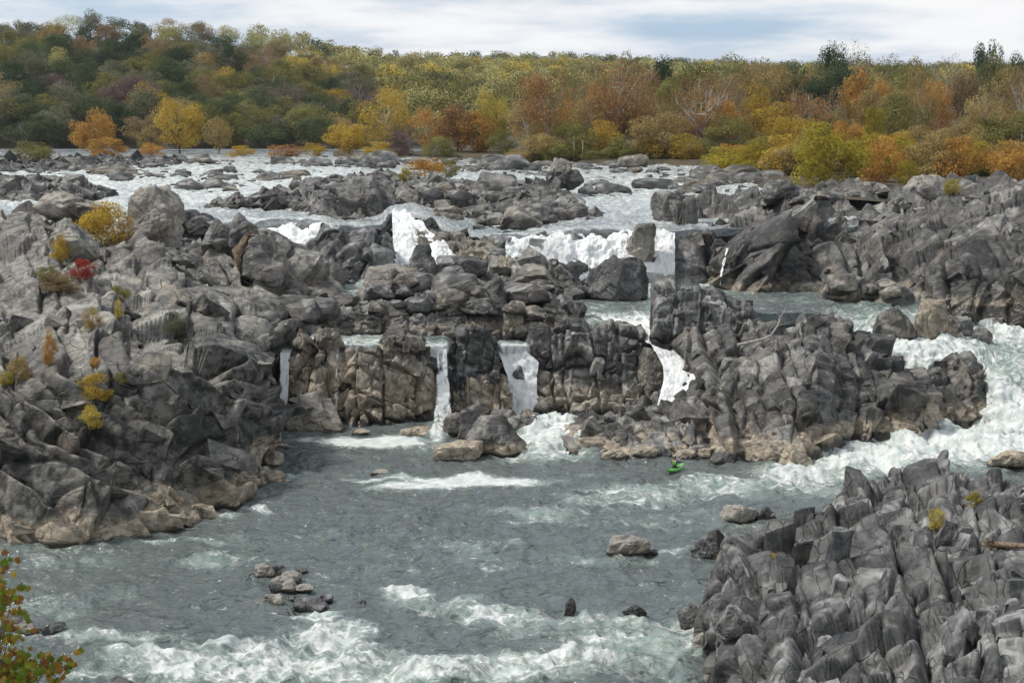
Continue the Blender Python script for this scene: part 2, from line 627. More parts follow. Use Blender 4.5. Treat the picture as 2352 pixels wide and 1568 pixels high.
    sf.data.foreach_set('value', np.arange(len(tri)) >= nb)
    tag(ob, label, cat, group)
    ROCK_TREES.append(BVHTree.FromPolygons(Q.tolist(), tri.tolist()))
    return ob


_ICO = {}


def ico(sub):
    if sub not in _ICO:
        bm = bmesh.new()
        bmesh.ops.create_icosphere(bm, subdivisions=sub, radius=1)
        _ICO[sub] = (np.array([v.co[:] for v in bm.verts], np.float32), np.array([[v.index for v in f.verts] for f in bm.faces], np.int32))
        bm.free()
    return _ICO[sub]


def boulder_shape(rng, sub=4, planes=13, p=16, taper=0.15, lean=(0, 0), flat=0.0):
    d, f = ico(sub)
    n = rng.normal(size=(planes, 3))
    n /= np.linalg.norm(n, axis=1, keepdims=True)
    h = rng.uniform(0.62, 1.0, planes)
    ax = np.array([(1, 0, 0), (-1, 0, 0), (0, 1, 0), (0, -1, 0), (0, 0, 1), (0, 0, -1)], float)
    n = np.concatenate([n, ax])
    h = np.concatenate([h, [1.0] * 6])
    dots = np.maximum(d @ n.T, 0) / h
    r = (np.sum(dots ** p, axis=1) + 1e-9) ** (-1.0 / p)
    r = np.minimum(r, 1.35)
    v = d * r[:, None]
    k = (v[:, 2] * 0.5 + 0.5)
    v[:, :2] *= (1 - taper * k)[:, None]
    v[:, 0] += lean[0] * k
    v[:, 1] += lean[1] * k
    lo, hi = v.min(0), v.max(0)
    v = (v - (lo + hi) / 2) / ((hi - lo) / 2)
    return v, f


def rock_attrs(Q, seed, size, zb=None, tan=(0, 0), lichen=0.0, wetline=0.2):
    v, e, h = facet(Q, (size * 0.5,) * 3, (0.3, 0.2, 0.4), seed)
    n = fbm(Q * (1.2 / max(size, 0.4)), 3, seed)
    tone = np.clip(0.35 * h + 0.65 * n, 0, 1)
    z0 = np.zeros(len(Q))
    tm, wm = z0, z0
    if zb is not None:
        rel = Q[:, 2] - zb
        if tan[0]:
            tm = tan[0] * (1 - sstep(tan[1] * 0.7, tan[1] * 1.1, rel + (n - 0.5) * 1.2 * tan[1]))
        if wetline:
            wm = 0.92 * (1 - sstep(wetline * 0.6, wetline * 1.4, rel + (n - 0.5) * 0.3))
    lm = z0 + lichen
    return np.stack([tone, tm, lm, wm], 1)


def boulder(label, px, py, w, h, z=0.0, depth=None, seed=0, mat=None, tan=(0, 0), taper=0.15, lean=(0, 0), sub=5, p=16, planes=13, rough=1.0, group=None,
            name='boulder', cat='boulder', Y=None, rz=0.0, wetline=0.2, lichen=0.0, sink=0.3, rest=True):
    """Rock seen w by h wide/high whose foot centre shows at px,py on level z (or at distance Y)."""
    rng = np.random.default_rng(seed + 100)
    base = at_z(px, py, z) if Y is None else at_y(px, py, Y)
    if Y is not None and rest:
        hp = hit(px, py)
        if hp is not None and abs(hp[1] - Y) < 60:
            base = hp
    k = F / base[1]
    W, H = w / k, h / k
    dp = depth if depth else W * 0.8
    v, f = boulder_shape(rng, sub, planes, p, taper, lean)
    zc = H * (1 - sink) / 2 - H * sink * 0.0
    full = H * (1 + sink)
    Q = v * np.array((W / 2, dp / 2, full / 2), np.float32)
    if rough:
        nv = Q / (np.linalg.norm(Q, axis=1, keepdims=True) + 1e-6)
        s = max(W, H)
        a, e, hh = facet(Q + seed * 3.1, (s * 0.34, s * 0.30, s * 0.26), (0.3, 0.4, seed), seed + 7)
        b, e2, hh2 = facet(Q + seed * 1.7, (s * 0.13, s * 0.12, s * 0.10), (0.3, 0.4, seed), seed + 8)
        Q = Q + nv * ((a * 0.10 + b * 0.03) * s * rough)[:, None]
    if rz:
        c, s_ = math.cos(rz), math.sin(rz)
        Q = Q @ np.array(((c, s_, 0), (-s_, c, 0), (0, 0, 1)))
    org = np.array((base[0], base[1] + dp * 0.42, base[2]))
    Q = Q + np.array((0, 0, full / 2 - H * sink))
    at = rock_attrs(Q + org, seed + 3, max(W, H), base[2], tan, lichen, wetline)
    ob = mesh_np(name, Q, f, mat or ROCK, attrs={'tone': at})
    ob.location = org
    tag(ob, label, cat, group)
    ROCK_TREES.append(BVHTree.FromPolygons((Q + org).tolist(), f.tolist()))
    return ob


def hit(px, py, water=None):
    """Nearest rock seen along a bearing; where there is none, the given water level."""
    o = Vector((0, 0, HC))
    d = Vector(ray(px, py)).normalized()
    best = None
    for t in ROCK_TREES:
        r = t.ray_cast(o, d)
        if r[0] is not None and (best is None or r[3] < best[1]):
            best = (r[0], r[3], r[1])
    if best:
        return np.array(best[0])
    return at_z(px, py, water) if water is not None else None


# ------------------------------------------------------------------ water sheets
def sheet(name, cols, res=2.5, mat=None, amp=0.12, seed=1, soft=0.3, label=None, flow=(1.0, 1.0), fall=False, bulge=0.0, kind='structure', wl=1.0, foamfn=None, skirt=0.0, ampfn=None):
    """cols: columns of knots (px, py, z, foam) from near/low to far/high."""
    K = np.array([[[*resolve(k[:3]), k[3], k[0], k[1]] for k in c] for c in cols])
    dk = np.maximum(np.linalg.norm(np.diff(K[:, :, 4:6], axis=1), axis=2).max(axis=0), 5)
    dc = np.maximum(np.abs(np.diff(K[:, :, 4], axis=0)).max(axis=1), 5)

    def rs(A, d, axis):
        cum = np.concatenate([[0], np.cumsum(d)])
        m = max(4, int(cum[-1] / res))
        t = np.linspace(0, cum[-1], m)
        j = np.clip(np.searchsorted(cum, t, 'right') - 1, 0, len(d) - 1)
        f = ((t - cum[j]) / d[j])
        sh = [1, 1, 1]
        sh[axis] = m
        f = f.reshape(sh)
        return np.take(A, j, axis) * (1 - f) + np.take(A, j + 1, axis) * f
    G = rs(rs(K, dk, 1), dc, 0)
    nu, nv = G.shape[:2]
    ru, rv = int(soft * np.median(dc) / res * 0.5), int(soft * np.median(dk) / res * 0.5)
    for _ in range(2):
        G = blur(blur(G, 0, min(ru, nu // 5)), 1, min(rv, nv // 5))
    X = G[:, :, :3]
    gu, gv = np.gradient(X, axis=0), np.gradient(X, axis=1)
    nrm = np.cross(gu, gv)
    nrm /= np.linalg.norm(nrm, axis=2, keepdims=True) + 1e-9
    P, NR, foam = X.reshape(-1, 3), nrm.reshape(-1, 3), G[:, :, 3].ravel()
    if np.mean(NR[:, 2]) < 0:
        NR = -NR
    if foamfn is not None:
        foam = foamfn(G[:, :, 4].ravel(), G[:, :, 5].ravel())
    u = np.cumsum(np.linalg.norm(gu, axis=2), axis=0)
    v = np.cumsum(np.linalg.norm(gv, axis=2), axis=1)
    fl = np.stack([u.ravel() * flow[0], v.ravel() * flow[1], np.full(u.size, seed * 9.7)], 1)
    if fall:
        D = (fbm(fl * np.array((0.55, 0.3, 1)), 4, seed) - 0.5) * 2.2 * amp + (fbm(P * 0.9, 4, seed + 3) - 0.5) * 1.5 * amp
        s = np.linspace(0, 1, nv)[None, :].repeat(nu, 0).ravel()
        D += bulge * np.sin(s * math.pi)
        # ragged side edges thin out
        e = np.linspace(0, 1, nu)[:, None].repeat(nv, 1).ravel()
        edge = np.minimum(e, 1 - e) * nu * res
        foam = foam * (0.6 + 0.4 * sstep(0, 13, edge + (fbm(P * 0.9, 3, seed + 9) - 0.5) * 24)) - 0.5 * (1 - sstep(0, 3, edge + (fbm(P * 1.3, 2, seed + 19) - 0.5) * 6))
    else:
        c = 0.80 + 1.9 * np.clip(foam, 0, 1.2) ** 1.3
        foam = foam + 0
        D = (fbm(P * np.array((0.45, 0.33, 0.5)) * wl, 4, seed) - 0.5) * 2.2 * amp * c
        r = 1 - np.abs(fbm(P * np.array((0.8, 0.55, 0.5)) * wl, 3, seed + 5) - 0.5) * 4
        D += r * 0.5 * amp * c
        D += (fbm(P * np.array((1.6, 1.3, 1)) * wl, 3, seed + 15) - 0.5) * 0.5 * amp * (0.6 + np.clip(foam, 0, 1.3))
    if ampfn is not None:
        D *= ampfn(G[:, :, 4].ravel(), G[:, :, 5].ravel())
    Q = P + NR * D[:, None]
    if skirt:
        Q = Q.reshape(nu, nv, 3)
        Q[:, 0] = Q[:, 1] + np.array((0, 0.25, -skirt))
        Q = Q.reshape(-1, 3)
    ob = mesh_np(name, Q, grid_faces(nu, nv), mat or WATER, smooth=True, attrs={'foam': foam, 'flow': fl})
    tag(ob, label, None, None, kind)
    return ob
# ================================================================== THE ROCKS
def D(*a):
    return tuple(a)


BIG = [((7.0, 5.0, 4.0), 1.5), ((2.6, 2.2, 1.6), 0.75), ((0.95, 0.85, 0.6), 0.30)]
SLAB = [((6.0, 6.0, 3.0), 1.5), ((3.2, 2.4, 1.0), 0.85), ((1.3, 1.0, 0.42), 0.32)]
PILLAR = [((2.6, 4.0, 6.0), 1.1), ((1.5, 1.6, 2.6), 0.5), ((0.6, 0.6, 0.8), 0.18)]
JAG = [((1.7, 3.0, 4.5), 1.0), ((0.8, 1.4, 1.7), 0.5), ((0.34, 0.45, 0.6), 0.20)]
SMALLB = [((3.0, 2.6, 2.4), 0.75), ((1.4, 1.3, 1.1), 0.42), ((0.6, 0.55, 0.45), 0.17)]
FARB = [((4.0, 3.4, 2.6), 1.2), ((1.9, 1.7, 1.3), 0.65), ((0.8, 0.8, 0.6), 0.2)]



# broken blocks: (cover, size in m, aspect, joint orientation, scatter)
R_SLAB = (0.12, -1.05, 0.18)     # bedding that dips to the right
R_WALL = (0.05, 0.12, 0.12)      # upright joints
R_MASS = (0.15, 0.30, 0.12)
R_BANK = (0.2, 0.62, 0.2)
R_JAG = (-0.10, 0.16, -0.16)
B_SLAB = [(0.16, 2.0, (0.5, 1.2, 1.35), R_SLAB, 0.1), (0.10, 1.3, (0.5, 1.1, 1.3), R_SLAB, 0.16), (0.04, 0.7, (0.7, 1.0, 1.2), R_SLAB, 0.3)]
B_WALL = [(0.15, 1.2, (0.8, 0.7, 1.4), R_WALL, 0.1), (0.15, 0.7, (1.0, 0.9, 1.2), R_WALL, 0.2)]
B_RUB = [(0.4, 1.9, (1.2, 1.0, 0.8), (0.2, 0.25, 0.3), 0.3), (0.25, 0.8, (1.2, 1.0, 0.8), (0.2, 0.3, 0.3), 0.4)]
B_MASS = [(0.10, 2.4, (0.8, 1.0, 1.35), R_MASS, 0.14), (0.07, 1.1, (0.8, 1.0, 1.2), R_MASS, 0.22), (0.03, 0.6, (1.0, 1.0, 1.0), R_MASS, 0.3)]
B_BANK = [(0.2, 3.2, (0.8, 1.0, 1.2), R_BANK, 0.2), (0.14, 1.6, (0.9, 1.0, 1.1), R_BANK, 0.3), (0.05, 0.8, (1.1, 1.0, 0.9), R_BANK, 0.4)]
B_JAG = [(0.12, 1.9, (0.6, 1.0, 1.9), R_JAG, 0.08), (0.08, 0.9, (0.6, 1.0, 1.6), R_JAG, 0.12), (0.03, 0.45, (0.7, 1.0, 1.3), R_JAG, 0.2)]
B_FAR = [(0.7, 1.9, (1.3, 1.0, 0.8), (0.2, 0.3, 0.2), 0.3), (0.5, 1.1, (1.2, 1.0, 0.8), (0.2, 0.3, 0.2), 0.4)]
SLAB = [((3.8, 10.0, 11.0), 2.5), ((1.5, 4.6, 5.0), 0.95), ((1.1, 1.1, 0.8), 0.13)]
PILLAR = [((2.2, 3.0, 6.0), 1.1), ((1.1, 1.4, 2.4), 0.4), ((0.6, 0.6, 0.7), 0.14)]
JAG = [((3.0, 4.2, 4.6), 1.5), ((1.3, 1.9, 2.1), 0.6), ((0.5, 0.7, 0.8), 0.11)]
SMALLB = [((3.0, 2.6, 2.6), 0.9), ((1.4, 1.3, 1.2), 0.42), ((0.6, 0.55, 0.45), 0.13)]
FARB = [((4.0, 4.0, 3.4), 1.4), ((1.8, 1.8, 1.5), 0.6), ((0.8, 0.8, 0.6), 0.17)]
WALLJ = [((2.4, 2.6, 5.0), 1.25), ((1.1, 1.2, 1.8), 0.32), ((0.5, 0.5, 0.6), 0.10)]
MASSJ = [((3.4, 5.5, 6.0), 2.1), ((1.5, 2.4, 2.8), 0.75), ((0.7, 0.7, 0.7), 0.14)]
BANKJ = [((5.0, 8.0, 8.5), 3.4), ((2.2, 3.4, 3.8), 1.2), ((1.1, 1.1, 1.0), 0.22)]


def cols4(*rows):
    """row: (px, (py,spec), (py,spec) ...)"""
    return [[(r[0] if len(k) == 2 else k[2], k[0], k[1]) for k in r[1:]] for r in rows]


outcrop('long weathered grey bluff with stepped slabs filling the left bank above the pool', cols4(
    (-700, (1235, 0), (900, 8.5), (650, 13), (480, 17)),
    (-260, (1240, 0), (900, 8.5), (650, 13), (480, 17)),
    (0, (1245, 0), (880, 8.8), (640, 13), (490, 16.8)),
    (150, (1252, 0), (870, 9), (640, 13), (470, 17, 130)),
    (290, (1235, 0), (860, 9), (640, 12.8, 265), (500, 16.3, 225)),
    (400, (1215, 0), (850, 9, 390), (620, 13, 370), (535, 15.5, 320)),
    (500, (1180, 0), (830, 9, 470), (620, 12.5, 450), (560, 14.5, 430)),
    (560, (1140, 0), (830, 8.5, 520), (620, 12.3, 510), (558, 14.2, 520)),
    (610, (1110, 0), (850, 7.6, 570), (650, 11.5, 575), (560, 14, 590)),
    (642, (1060, 0), (850, 6.4, 612), (700, 9.8, 640), (600, 12.5, 640)),
    (642, (985, 0), (820, 5.8, 628), (740, 7.6, 690), (640, 10.5, 695)),
    (650, (978, 0), (812, 6.1, 642), (748, 7.3, 735), (692, 8.4, 782))),
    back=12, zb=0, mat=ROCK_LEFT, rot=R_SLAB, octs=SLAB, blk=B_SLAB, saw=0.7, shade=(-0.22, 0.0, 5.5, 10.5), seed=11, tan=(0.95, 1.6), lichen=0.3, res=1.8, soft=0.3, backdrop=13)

outcrop('tan and grey cliff wall split by dark cracks, between the two thin side waterfalls', cols4(
    (652, (955, 0), (890, D(145.0)), (822, D(146.0)), (815, D(148))),
    (668, (972, 0), (885, D(144.6)), (802, D(145.6)), (794, D(148))),
    (700, (978, 0), (880, D(144.0)), (786, D(145.2)), (776, D(148))),
    (735, (980, 0), (870, D(143.6)), (760, D(145.2)), (750, D(148))),
    (770, (978, 0), (880, D(144.2)), (764, D(145.4)), (754, D(148))),
    (788, (970, 0), (890, D(146.4)), (806, D(147.0)), (802, D(148))),
    (804, (978, 0), (880, D(144.4)), (806, D(145.8)), (800, D(147))),
    (850, (980, 0), (880, D(143.8)), (806, D(145.4)), (800, D(147))),
    (885, (978, 0), (880, D(143.8)), (788, D(145.6)), (778, D(148))),
    (905, (976, 0), (880, D(144.2)), (770, D(145.8)), (760, D(148))),
    (945, (974, 0), (880, D(144.2)), (768, D(145.8)), (758, D(148))),
    (975, (970, 0), (880, D(145.0)), (782, D(146.2)), (774, D(148))),
    (997, (962, 0), (890, D(145.6)), (812, D(146.6)), (806, D(148)))),
    back=3, mat=ROCK_TAN, rot=R_WALL, octs=WALLJ,
    blk=B_WALL, crack=2.4, tilt=1.4, seed=23, tan=(0.75, 6.5), res=1.7, side=0.8, soft=0.25, wetline=0.7)

outcrop('lower tan block of the rock pillar, with orange and green algae at its foot', cols4(
    (1040, (958, 0), (915, D(147.0)), (888, D(147.6)), (882, D(149.9))),
    (1060, (961, 0), (915, D(147.0)), (872, D(147.6)), (866, D(149.9))),
    (1105, (962, 0), (912, D(147.0)), (866, D(147.6)), (860, D(149.9))),
    (1150, (961, 0), (912, D(147.0)), (860, D(147.6)), (854, D(149.9))),
    (1167, (958, 0), (915, D(147.2)), (870, D(147.8)), (864, D(149.9)))),
    back=2.5, mat=ROCK_TAN, rot=R_WALL, octs=SMALLB, blk=B_WALL, crack=2.4, tilt=1.4, seed=31, tan=(0.7, 5), res=1.7, side=0.5, soft=0.2, wetline=0.6)
outcrop('upper dark grey block resting on the tan pillar between two waterfalls', cols4(
    (1050, (862, D(147.6)), (805, D(148.2)), (764, D(148.8)), (756, D(151.4))),
    (1075, (864, D(147.6)), (800, D(148.2)), (752, D(148.8)), (744, D(151.4))),
    (1110, (862, D(147.6)), (800, D(148.2)), (752, D(148.8)), (744, D(151.4))),
    (1135, (858, D(147.6)), (805, D(148.2)), (774, D(148.8)), (766, D(151.4))),
    (1148, (854, D(147.8)), (815, D(148.4)), (790, D(149.0)), (784, D(151.4)))),
    back=2, zb=3.6, mat=ROCK_DARK, rot=(0.1, 0.2, 0.1), octs=[((2.8, 2.6, 2.6), 0.5), ((1.3, 1.3, 1.1), 0.3), ((0.5, 0.5, 0.4), 0.1)], blk=B_WALL[1:], crack=2.4, tilt=1.4, seed=33, res=1.7, side=0.3,
    soft=0.2, wetline=0)
outcrop('thin dark upright slab standing beside the middle waterfall', cols4(
    (1028, (884, D(147.8)), (850, D(148.2)), (792, D(148.8)), (788, D(149.8))),
    (1040, (890, D(147.6)), (850, D(148.0)), (783, D(148.6)), (780, D(149.8))),
    (1053, (884, D(147.8)), (850, D(148.2)), (796, D(148.8)), (792, D(149.8)))),
    back=1, zb=2.5, mat=ROCK_DARK, rot=(0.1, 0.1, 0.1), octs=[((1.2, 1.2, 2.6), 0.4), ((0.6, 0.6, 0.8), 0.14)], seed=35, res=1.7, side=0.2, soft=0.2, wetline=0)


def cliff(px, b, t, y0=148.4, dy=4.2, bk=2.5):
    b, t = b + 10, t - 10
    return (px, (b, 0), (b - 0.35 * (b - t), D(y0 + dy * 0.3)), (b - 0.72 * (b - t), D(y0 + dy * 0.62)), (t + 4, D(y0 + dy)), (t, D(y0 + dy + bk)))


outcrop('broad jointed grey cliff right of the middle cascade, streaked with tan', cols4(
    cliff(1226, 932, 850), cliff(1240, 943, 800), cliff(1262, 946, 760), cliff(1300, 947, 748), cliff(1345, 948, 756), cliff(1372, 950, 758), cliff(1408, 952, 746),
    cliff(1440, 950, 752), cliff(1475, 940, 786), cliff(1512, 920, 818), cliff(1540, 902, 846)),
    back=4, mat=ROCK, rot=R_WALL, octs=WALLJ, blk=B_WALL, crack=2.4, tilt=1.4, seed=41, tan=(0.5, 2.8), res=1.7,
    side=0.6, soft=0.22, wetline=0.6)

outcrop('low flat shelf of layered grey rock with a tan foot, behind the kayak', cols4(
    (1288, (1022, 0), (1014, D(136.2)), (1006, D(137.5))),
    (1320, (1036, 0), (1004, D(134)), (962, D(139))),
    (1352, (1043, 0), (1000, D(133)), (944, D(141))),
    (1400, (1050, 0), (1005, D(131.5)), (952, D(140))),
    (1450, (1055, 0), (1005, D(131)), (938, D(142))),
    (1500, (1056, 0), (1000, D(131)), (908, D(144))),
    (1560, (1054, 0), (1000, D(131)), (936, D(142))),
    (1612, (1050, 0), (1010, D(131.5)), (970, D(137))),
    (1640, (1045, 0), (1025, D(132)), (1000, D(135)))),
    back=3, mat=ROCK, rot=(0.12, 0.1, 0.2), octs=[((5, 3, 1.8), 0.9), ((2.2, 1.4, 0.7), 0.45), ((0.8, 0.7, 0.4), 0.14)], blk=B_RUB, seed=47, tan=(0.85, 0.7), res=1.8, side=0.8, wetline=0.12)

outcrop('largest dark grey rock mass in midstream, its cliffed front tan above the white rapid', cols4(
    (1560, (1012, D(137)), (945, D(141)), (860, D(146)), (792, D(149))),
    (1610, (1048, 0), (940, D(138)), (845, D(145)), (768, D(149))),
    (1670, (1058, 0), (930, D(134)), (832, D(142)), (750, D(149))),
    (1740, (1063, 0), (920, D(133)), (820, D(141)), (714, D(151))),
    (1800, (1074, 0), (920, D(131)), (820, D(139)), (736, D(150))),
    (1850, (1072, 0), (915, D(131)), (815, D(139)), (716, D(151))),
    (1885, (1056, 0), (900, D(133)), (810, D(141)), (716, D(151))),
    (1930, (1025, 0), (900, D(137)), (820, D(143)), (738, D(151))),
    (1980, (1016, 0), (910, D(138)), (850, D(143)), (784, D(150))),
    (2040, (1012, 0), (905, D(139)), (860, D(144)), (815, D(150))),
    (2100, (1008, 0), (905, D(139.5)), (865, D(144)), (830, D(149))),
    (2150, (1002, 0), (910, D(140.5)), (865, D(145)), (824, D(150))),
    (2200, (994, 0), (915, D(142)), (875, D(145)), (834, D(150))),
    (2225, (986, 0), (910, D(143)), (870, D(146)), (822, D(150))),
    (2255, (976, 0), (925, D(144.0)), (880, D(146)), (830, D(149))),
    (2270, (964, D(145)), (940, D(146)), (910, D(147.5)), (884, D(149)))),
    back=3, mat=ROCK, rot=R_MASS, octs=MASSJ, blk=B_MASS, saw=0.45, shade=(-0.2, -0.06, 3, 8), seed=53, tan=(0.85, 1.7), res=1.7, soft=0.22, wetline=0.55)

outcrop('tall blocky dark outcrop with a vertical split, standing left of the right-hand channel', cols4(
    (1506, (778, D(150)), (720, D(151)), (660, D(153)), (654, D(155))),
    (1535, (782, D(150)), (710, D(151)), (650, D(153)), (644, D(155))),
    (1560, (786, D(150)), (720, D(151)), (656, D(153)), (650, D(155))),
    (1600, (790, D(150)), (720, D(151.5)), (656, D(154)), (648, D(157))),
    (1650, (790, D(150)), (730, D(151.5)), (668, D(154)), (658, D(157))),
    (1690, (786, D(150)), (740, D(151.5)), (692, D(154)), (684, D(157))),
    (1720, (778, D(150)), (745, D(151.5)), (714, D(153.5)), (710, D(156))),
    (1738, (774, D(150)), (760, D(151)), (746, D(152)), (742, D(154)))),
    back=3, zb=6.8, mat=ROCK_DARK, rot=R_WALL, octs=PILLAR, blk=B_WALL, seed=59, res=1.7, side=0.5, soft=0.2, wetline=0.3)

outcrop('high broken rock bank along the right side below the shrubs', cols4(
    (1542, (636, 8), (600, D(199.5)), (550, D(201)), (522, D(204))),
    (1580, (640, 8), (590, D(199)), (530, D(203)), (486, D(215))),
    (1640, (652, 8), (580, D(195)), (520, D(205)), (458, D(226))),
    (1675, (667, 8), (590, D(188)), (530, D(202)), (450, D(230))),
    (1730, (670, 8), (580, D(186)), (520, D(200)), (446, D(232))),
    (1790, (670, 8), (580, D(186)), (510, D(202)), (444, D(236))),
    (1860, (665, 8), (575, D(190)), (500, D(205)), (447, D(236))),
    (1900, (680, 8), (590, D(186)), (500, D(206)), (449, D(238))),
    (1965, (692, 8), (600, D(182)), (510, D(204)), (447, D(236))),
    (2060, (703, 7.6), (610, D(180)), (510, D(204)), (438, D(234))),
    (2100, (712, 7.4), (610, D(178)), (505, D(204)), (428, D(232))),
    (2180, (735, 6.6), (620, D(174)), (500, D(200)), (434, D(230))),
    (2230, (745, 6.2), (620, D(172)), (490, D(200)), (426, D(230))),
    (2352, (765, 5.6), (630, D(172)), (490, D(200)), (430, D(226))),
    (2640, (790, 5), (640, D(168)), (490, D(200)), (430, D(226))),
    (3300, (790, 5), (640, D(168)), (490, D(200)), (430, D(226)))),
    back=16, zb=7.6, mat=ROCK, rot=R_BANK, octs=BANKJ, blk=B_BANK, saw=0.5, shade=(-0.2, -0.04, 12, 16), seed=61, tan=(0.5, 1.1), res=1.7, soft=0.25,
    backdrop=14, wetline=0.3)

outcrop('wide rubbly ledge of grey rock in midstream above the tan cliff', cols4(
    (742, (767, D(153.5)), (745, D(154.8)), (716, D(155)), (702, D(158))),
    (770, (770, D(153.5)), (735, D(154.8)), (704, D(156)), (696, D(160))),
    (850, (771, D(153.5)), (735, D(154.8)), (704, D(156)), (676, D(166))),
    (920, (770, D(153.5)), (735, D(154.8)), (702, D(157)), (660, D(169))),
    (1000, (770, D(153.5)), (740, D(154.8)), (692, D(158)), (645, D(173))),
    (1060, (771, D(153.5)), (740, D(155.3)), (692, D(158)), (645, D(173))),
    (1120, (770, D(153.5)), (735, D(155.3)), (682, D(158)), (640, D(173))),
    (1180, (767, D(153.5)), (730, D(155.8)), (682, D(158)), (646, D(173))),
    (1240, (763, D(153.5)), (725, D(156.3)), (682, D(159)), (654, D(171))),
    (1300, (757, D(153.5)), (725, D(156)), (688, D(160)), (676, D(165))),
    (1320, (748, D(155.5)), (728, D(157)), (704, D(161)), (694, D(164)))),
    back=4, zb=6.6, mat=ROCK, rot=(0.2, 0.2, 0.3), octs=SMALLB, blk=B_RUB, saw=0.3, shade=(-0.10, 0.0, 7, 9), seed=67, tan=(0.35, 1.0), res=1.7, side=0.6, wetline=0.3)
outcrop('grey jointed outcrop with a ragged crest in front of the main fall', cols4(
    (1122, (665, D(173)), (642, D(176)), (630, D(178))), (1165, (690, 8), (640, D(175)), (608, D(179))), (1205, (690, 8), (635, D(175)), (596, D(179))),
    (1260, (690, 8), (640, D(175)), (600, D(179))), (1310, (688, 8), (650, D(175)), (630, D(178))), (1345, (680, 8), (666, D(176)), (656, D(178)))),
    back=3, zb=8, mat=ROCK, rot=(0.25, 0.3, 0.2), octs=[((2.6, 2.6, 3.0), 0.9), ((1.3, 1.2, 1.3), 0.42), ((0.5, 0.5, 0.5), 0.15)], blk=B_RUB, seed=71, res=1.7, side=0.6, wetline=0.3)
outcrop('hulking blue grey outcrop with tan right side, between the two upper white chutes', cols4(
    (686, (632, D(184)), (602, D(186)), (572, D(188))), (715, (646, 9), (592, D(186)), (548, D(189))), (740, (655, 9), (582, D(186)), (536, D(190))),
    (800, (655, 9), (576, D(184)), (519, D(190))), (860, (650, 9), (572, D(184)), (517, D(190))), (893, (640, 9), (582, D(187)), (524, D(191))), (908, (620, D(188)), (586, D(189)), (546, D(191)))),
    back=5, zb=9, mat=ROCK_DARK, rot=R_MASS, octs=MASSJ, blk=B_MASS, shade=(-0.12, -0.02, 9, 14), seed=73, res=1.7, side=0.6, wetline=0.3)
outcrop('tan rock spur sloping down between the left chute and the main fall', cols4(
    (945, (556, D(196)), (542, D(198)), (530, D(200))), (1000, (562, D(196)), (546, D(198)), (534, D(200))), (1050, (578, D(194)), (553, D(197)), (537, D(200))),
    (1080, (594, D(191)), (562, D(195)), (540, D(199))), (1120, (622, D(188)), (582, D(192)), (552, D(197))), (1160, (646, D(185)), (602, D(190)), (580, D(194))),
    (1192, (656, D(183)), (624, D(187)), (604, D(190)))),
    back=4, zb=9.5, mat=ROCK_TAN, rot=(0.2, 0.3, 0.3), octs=SMALLB, blk=B_RUB, seed=79, tan=(0.5, 2.5), res=1.7, side=0.6, wetline=0.2)
outcrop('long low ridge of grey rock in the upper river left of the orange bush', cols4(
    (480, (484, D(226)), (476, D(229)), (468, D(232))), (540, (490, 14.3), (470, D(227)), (452, D(236))), (600, (492, 14.3), (465, D(227)), (441, D(244))),
    (650, (494, 14.3), (460, D(228)), (432, D(250))), (700, (500, 14.2), (455, D(227)), (418, D(256))), (760, (504, 14.2), (450, D(225)), (400, D(262))),
    (830, (506, 14.2), (450, D(225)), (400, D(262))), (870, (502, 14.2), (458, D(226)), (428, D(250))), (898, (502, D(222)), (482, D(226)), (458, D(232)))),
    back=8, zb=14.2, mat=ROCK, rot=(0.2, 0.35, 0.2), octs=FARB, blk=B_FAR, seed=83, res=1.7, backdrop=15, wetline=0.2)
outcrop('broad grey rock hump in the upper river below the orange bush', cols4(
    (855, (472, D(236)), (432, D(250)), (397, D(275))), (910, (490, D(226)), (442, D(245)), (399, D(275))), (960, (516, D(216)), (452, D(238)), (405, D(270))),
    (1030, (532, D(212)), (462, D(232)), (412, D(268))), (1100, (546, D(206)), (472, D(226)), (417, D(264))), (1180, (554, D(203)), (482, D(222)), (411, D(264))),
    (1250, (552, D(204)), (482, D(220)), (418, D(258))), (1300, (546, D(207)), (492, D(218)), (448, D(240))), (1345, (538, D(210)), (502, D(218)), (474, D(228))), (1382, (528, D(212)), (518, D(215)), (510, D(218)))),
    back=8, zb=13.7, mat=ROCK, rot=(0.2, 0.25, 0.3), octs=FARB, blk=B_FAR, saw=0.3, seed=89, res=1.7, backdrop=15.5, wetline=0.2)
outcrop('flat dark rock shelf at the left edge of the upper river', cols4(
    (-260, (472, 15.2), (442, D(250)), (405, D(280))), (0, (470, 15.2), (440, D(250)), (404, D(280))), (100, (468, 15.2), (438, D(250)), (402, D(280))),
    (180, (464, 15.2), (442, D(247)), (412, D(274))), (258, (456, 15.3), (448, D(252)), (440, D(258)))),
    back=10, zb=15.2, mat=ROCK, rot=(0.2, 0.2, 0.2), octs=FARB, blk=B_FAR, seed=97, res=1.8, backdrop=16, wetline=0.2)
outcrop('far low rock shelf beneath the orange trees on the left bank', cols4(
    (-300, (402, 17.0), (385, D(350)), (366, D(430))), (60, (400, 17.0), (384, D(350)), (366, D(430))), (200, (394, 17.2), (380, D(370)), (364, D(440))),
    (330, (390, 17.4), (376, D(390)), (362, D(455))), (440, (380, 17.7), (372, D(410)), (364, D(450)))),
    back=20, zb=17.0, mat=ROCK, rot=(0.2, 0.2, 0.2), octs=[((6, 6, 3), 1.5), ((2.4, 2.4, 1.5), 0.9)], blk=B_FAR, seed=101, res=1.8, backdrop=18, wetline=0.15)

